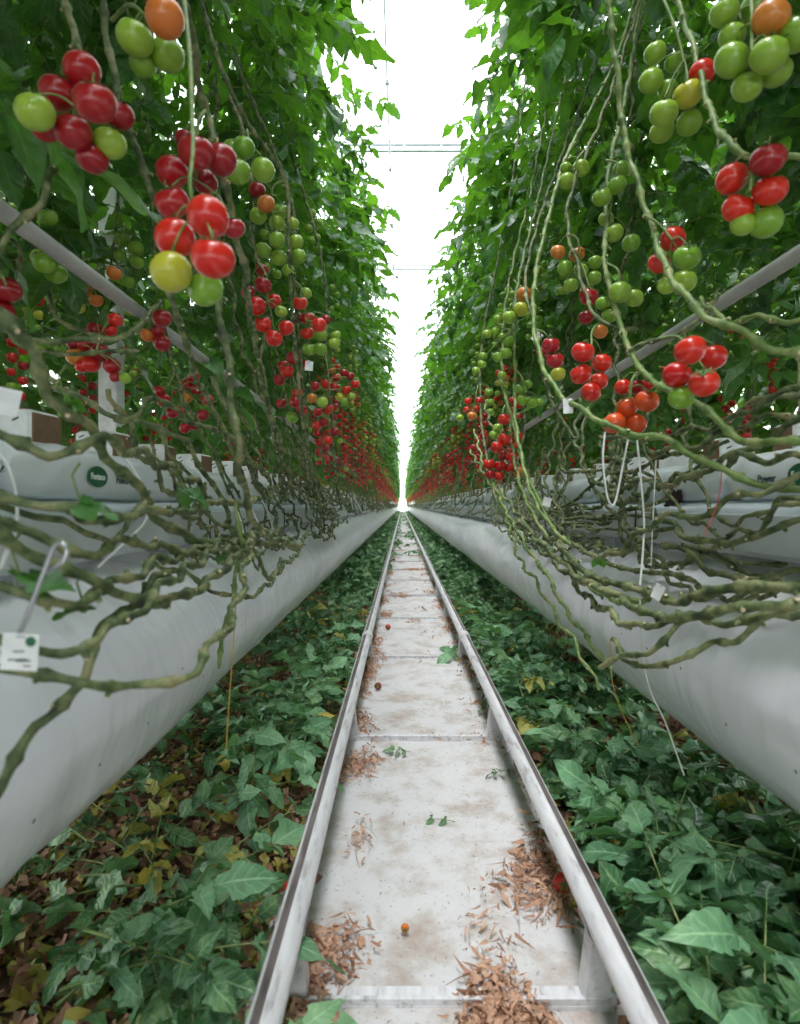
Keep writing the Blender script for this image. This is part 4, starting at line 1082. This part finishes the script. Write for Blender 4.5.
def card(label, px, py, d, w, h, rz, tilt=0, dot=False, lines=False, group='white paper tags on the vines'):
    root = empty('paper_tag', P(px,py,d), rz); tag(root, label, 'tag', group)
    mb = MB(); mb.box((0,0,0),(w,.0008,h),'white'); mb.box((0,-.0006,h*.42),(w*.25,.0006,h*.08),'wire'); q = link('card', mb.mesh('card', False), root); q.rotation_euler = (0, tilt, 0)
    if dot:
        mb = MB(); mb.add([(.3*w+.005*math.cos(i*PI/8), -.0009, .28*h+.005*math.sin(i*PI/8)) for i in range(16)], [tuple(range(16))], 'logo'); link('green_dot', mb.mesh('green_dot'), root)
    if lines:
        mb = MB()
        for (z, a, b_) in ((.02,-.18,.12),(-.2,-.32,.2),(-.24,-.1,.3),(-.38,.1,.3)):
            mb.box(((a+b_)/2*w, -.0008, z*h), ((b_-a)*w,.0005,h*.035),'logo_ink')
        link('print', mb.mesh('print', False), root)
card('white card tag with a green dot hanging on the hook at the left', 20, 652, .58, .034, .036, .1, .08, True, True)
card('pale card clipped at the left picture edge above the first block', 8, 402, .8, .028, .036, .3, .2)
card('white tag on the upper right vine left of the dark red tomatoes', 537, 337, 1.9, .026, .034, 0, .7)
card('white tag on the right vine left of the orange-red bunch', 568, 406, 1.45, .024, .036, 0, -.05)
card('white tag at the lower end of the right vine tangle', 547, 502, 1.9, .026, .03, 0, .3)
card('cream tag in the stems over the right duct', 658, 592, 1.15, .022, .03, .2, .5)
card('small white tag on the left vine beside the red bunches', 309, 366, 2.2, .03, .034, .0, .1)

# fallen tomatoes
def fallen(label, px, py, zf, dia, col):
    d = (CH-(zf+dia/2))*F/(py-506)
    p = P(px, py, d)
    o = bpy.data.objects.new('tomato', TOM[col]); COL.objects.link(o); o.location = p; o.scale = (dia/2,)*3
    o.rotation_euler = (R.uniform(1,2), R.uniform(-1,1), 0); tag(o, label, 'tomato', 'fallen tomatoes'); return o
fallen('fallen red tomato on the white cloth beside the left rail', 388, 627, .015, .04, 'red')
fallen('squashed dark red tomato on the cloth nearer the camera by the left rail', 378, 686, .012, .036, 'dark_red')
fallen('small orange fruit lying in brown litter on the cloth', 405, 928, .018, .018, 'orange')
fallen('fallen red tomato tucked against the right rail', 563, 883, .02, .045, 'red')
fallen('fallen red tomato in the litter left of the left rail', 281, 883, .03, .035, 'red')
fallen('fallen orange tomato in brown litter on the left', 243, 869, .03, .024, 'orange')
fallen('fallen red tomato in the green leaves on the far right of the pile', 760, 857, .10, .036, 'red')
fallen('tiny red tomato on the cloth far up the path by the left rail', 394, 560, .015, .045, 'red')
wire = None

# ---------------------------------------------------------------- leaf litter
def litter(side, label):
    mb = MB(); rg = random.Random(40+side)
    xin, xout = .30, 1.35
    def X(): 
        return side*(xin + (xout-xin)*rg.random())
    # brown and yellow bits
    for k in range(15000):
        y = .75+7*rg.random()**1.7; x = X()
        v, f = leaflet(rg, False, rg.uniform(.15,.5), 1.0)
        s_ = rg.uniform(.015,.042)
        c = rg.random(); mt = 'leaf_brown' if c < .6 else ('leaf_yellow' if c < .9 else 'leaf_litter')
        mb.add(v*s_ @ rotm(rg.uniform(-.7,.7), rg.uniform(-.5,.5), rg.uniform(-PI,PI)).T + np.array([x, y, rg.uniform(.005,.035)]), f, mt)
    # green fronds
    def dens(x, y):
        a = mnoise.noise(Vector((x*2.2, y*1.5, 3+side)))
        return a
    n = 0
    for k in range(2300):
        y = .8+9*rg.random()**1.5; x = X()
        d_ = dens(x, y)
        ax = abs(x)
        if side < 0:
            bare = (d_ < (.22 if y < 1.9 else -.1))
        else: bare = (d_ < -.22)
        if bare and rg.random() < .85: continue
        if side < 0 and y < 1.75 and rg.random() < .62: continue
        if ax > .74 and rg.random() < (.72 if y > 1.7 else .4): continue
        lib = FRL if y < 6 else FRL_LO
        q = rg.random()
        if q < (.30 if (side < 0 and y < 1.9) else .12) and y < 5: lib = FRY
        elif q < .42 and y < 4: lib = FRP
        if lib is FRY and y < 1.25: lib = FRL
        z = .02 + .12*max(0, d_+.35)*rg.random()*1.4
        if ax < .36: x = side*(.36+rg.random()*.1)
        T_ = lib[rg.randrange(len(lib))]; m_ = rotm(rg.uniform(-.4,.4), rg.uniform(-.5,.2), rg.uniform(-PI,PI))*rg.uniform(.7,1.05)
        lo_ = min(float((side*(vv[:,:3] @ m_.T)[:,0]).min()) for vv,_,_ in T_) + ax
        if lo_ < .30 and rg.random() < .96: x += side*(.31-lo_)
        mb.merge(T_, m_, np.array([x, y, z+.02]))
    # farther off
    y = 9.0
    while y < 90:
        for k in range(26 if y < 30 else 10):
            x = X(); mb.merge(FRL_LO[rg.randrange(6)], rotm(rg.uniform(-.3,.3), rg.uniform(-.3,.2), rg.uniform(-PI,PI))*(1 if y < 30 else 1.6), np.array([x, y+rg.random(), .03+.1*rg.random()]))
        y += .8 if y < 30 else 2
    V = None
    # keep leaf tips out of the floor and off the path
    for i in range(len(mb.v)):
        a = mb.v[i]; a[:,2] = np.maximum(a[:,2], .004)
        lim = .255 if True else 0
        bad = (np.abs(a[:,0]) < .31)
        a[bad,2] = np.maximum(.004, np.minimum(a[bad,2], .12))
    o = link('leaf_litter', mb.mesh('leaf_litter')); tag(o, label, 'leaf litter', kind='stuff')
litter(-1, 'fallen green, yellow and brown tomato leaves piled left of the rails')
litter(1, 'fallen green tomato leaves piled right of the rails')

# brown shreds on the cloth
mb = MB(); rg = random.Random(77)
def shred_density(x, y):
    e = max(0, (abs(x)-.15)/.12)
    k = (y-BY0)/BSP; ph = k-math.floor(k)
    bar = math.exp(-((ph-.0)/.10)**2)+math.exp(-((ph-1)/.16)**2)
    nn = mnoise.noise(Vector((x*5, y*3.2, 9)))
    left = (3.2 if y < 1.75 else 1.6) if x < 0 else .9
    d = .5*e*left+.5*bar*(.3 + nn)+ .25*max(0,nn)
    if y < 1.32: d += .5*max(0, .5+nn*2)*(1.32-y)/.3
    return d*max(0,nn*1.8+.55)
cnt = 0
for k in range(190000):
    y = .85+ 13*rg.random()**2.2; x = rg.uniform(-.30,.30)
    if rg.random() > shred_density(x, y)*.60 - .05 - .12*rg.random(): continue
    cnt += 1
    v, f = leaflet(rg, rg.random() < .35, rg.uniform(.06,.30), 1.3)
    s_ = rg.uniform(.007,.022)*(1.8 if rg.random() < .08 else 1)
    mb.add(v*s_ @ rotm(rg.uniform(-1.4,1.4), rg.uniform(-.7,.4), rg.uniform(-PI,PI)).T + np.array([x, y, .020+rg.uniform(0,.018)]), f, 'leaf_brown')
for i in range(len(mb.v)): mb.v[i][:,2] = np.maximum(mb.v[i][:,2], .008)
tag(link('leaf_shreds', mb.mesh('leaf_shreds')), 'dry brown leaf shreds scattered over the white path cloth', 'leaf litter', kind='stuff')

# single fallen fronds that stand out
def put_frond(label, px, py, zf, lib, i, az, sc=1, tilt=0, name='fallen_leaf', group='single fallen leaves'):
    d = (CH-zf)*F/(py-506); p = P(px,py,d)
    mb = MB(); mb.merge(lib[i], rotm(0, tilt, az)*sc, np.zeros(3))
    for a in mb.v: a[:,2] = np.maximum(a[:,2], -zf+.012)
    return tag(link(name, mb.mesh(name), None, p), label, 'leaf', group)
put_frond('small green leaf sprig lying alone in the middle of the cloth', 455, 822, .025, FRL, 2, PI*.9, .42)
put_frond('thin green sprig by the crossbar on the left of the path', 410, 752, .025, FRL, 3, PI*.95, .35)
put_frond('dark green leaf hanging over the inside of the right rail', 515, 770, .03, FRL, 4, PI*1.1, .42)
put_frond('pale green leaf draped up to the left rail', 255, 745, .13, FRP, 0, -1.3, 1.0, .25)
put_frond('pale green leaf with broad leaflets beside the left rail', 215, 800, .12, FRP, 1, .5, .8, .1)
put_frond('pale green leaf in the lower left with its stalk pointing to the duct', 80, 876, .10, FRP, 2, -.1, .95)
put_frond('large green leaf spread over the bottom left corner', 60, 990, .12, FRP, 3, .3, 1.1)
put_frond('broad green leaf at the bottom left beside the rail', 190, 985, .10, FRP, 4, -.4, 1.0)
put_frond('yellowing leaf on brown litter left of the rail', 200, 925, .06, FRY, 1, .4, .7)
put_frond('large pale green leaf on the pile at the lower right', 640, 830, .16, FRP, 1, -.6, 1.15)
put_frond('green leaf with long stalk stretching to the right edge', 860, 975, .14, FRP, 2, PI*.95, 1.0)
put_frond('dark green leaf at the bottom right beside the rail', 690, 960, .12, FRL, 6, -.4, 1.1)
put_frond('yellow leaf close against the outside of the right rail', 590, 800, .06, FRY, 2, -.4, 1.1)
put_frond('big green leaf in the lower right pile below the duct', 735, 880, .14, FRP, 3, -1.2, 1.1)

# ---------------------------------------------------------------- light
W = bpy.data.worlds.new('world'); S.world = W; W.use_nodes = True; t = W.node_tree
bg = t.nodes['Background']
tc = t.nodes.new('ShaderNodeTexCoord'); sp = t.nodes.new('ShaderNodeSeparateXYZ'); t.links.new(tc.outputs['Generated'], sp.inputs[0])
cr = ramp(t, sp.outputs[2], [(0,(.93,.98,1)), (.6,(.90,.95,1))]); t.links.new(cr, bg.inputs[0])
bg.inputs[1].default_value = 3.2
sd = bpy.data.lights.new('sun','SUN'); so = bpy.data.objects.new('sun', sd); COL.objects.link(so)
sd.energy = 3.6; sd.angle = math.radians(22); sd.color = (1,.99,.97); so.rotation_euler = (math.radians(12), math.radians(-4), 0)

vs = S.view_settings; vs.view_transform = 'Standard'; vs.look = 'None'; vs.exposure = 0.32; vs.gamma = 1; vs.use_curve_mapping = False
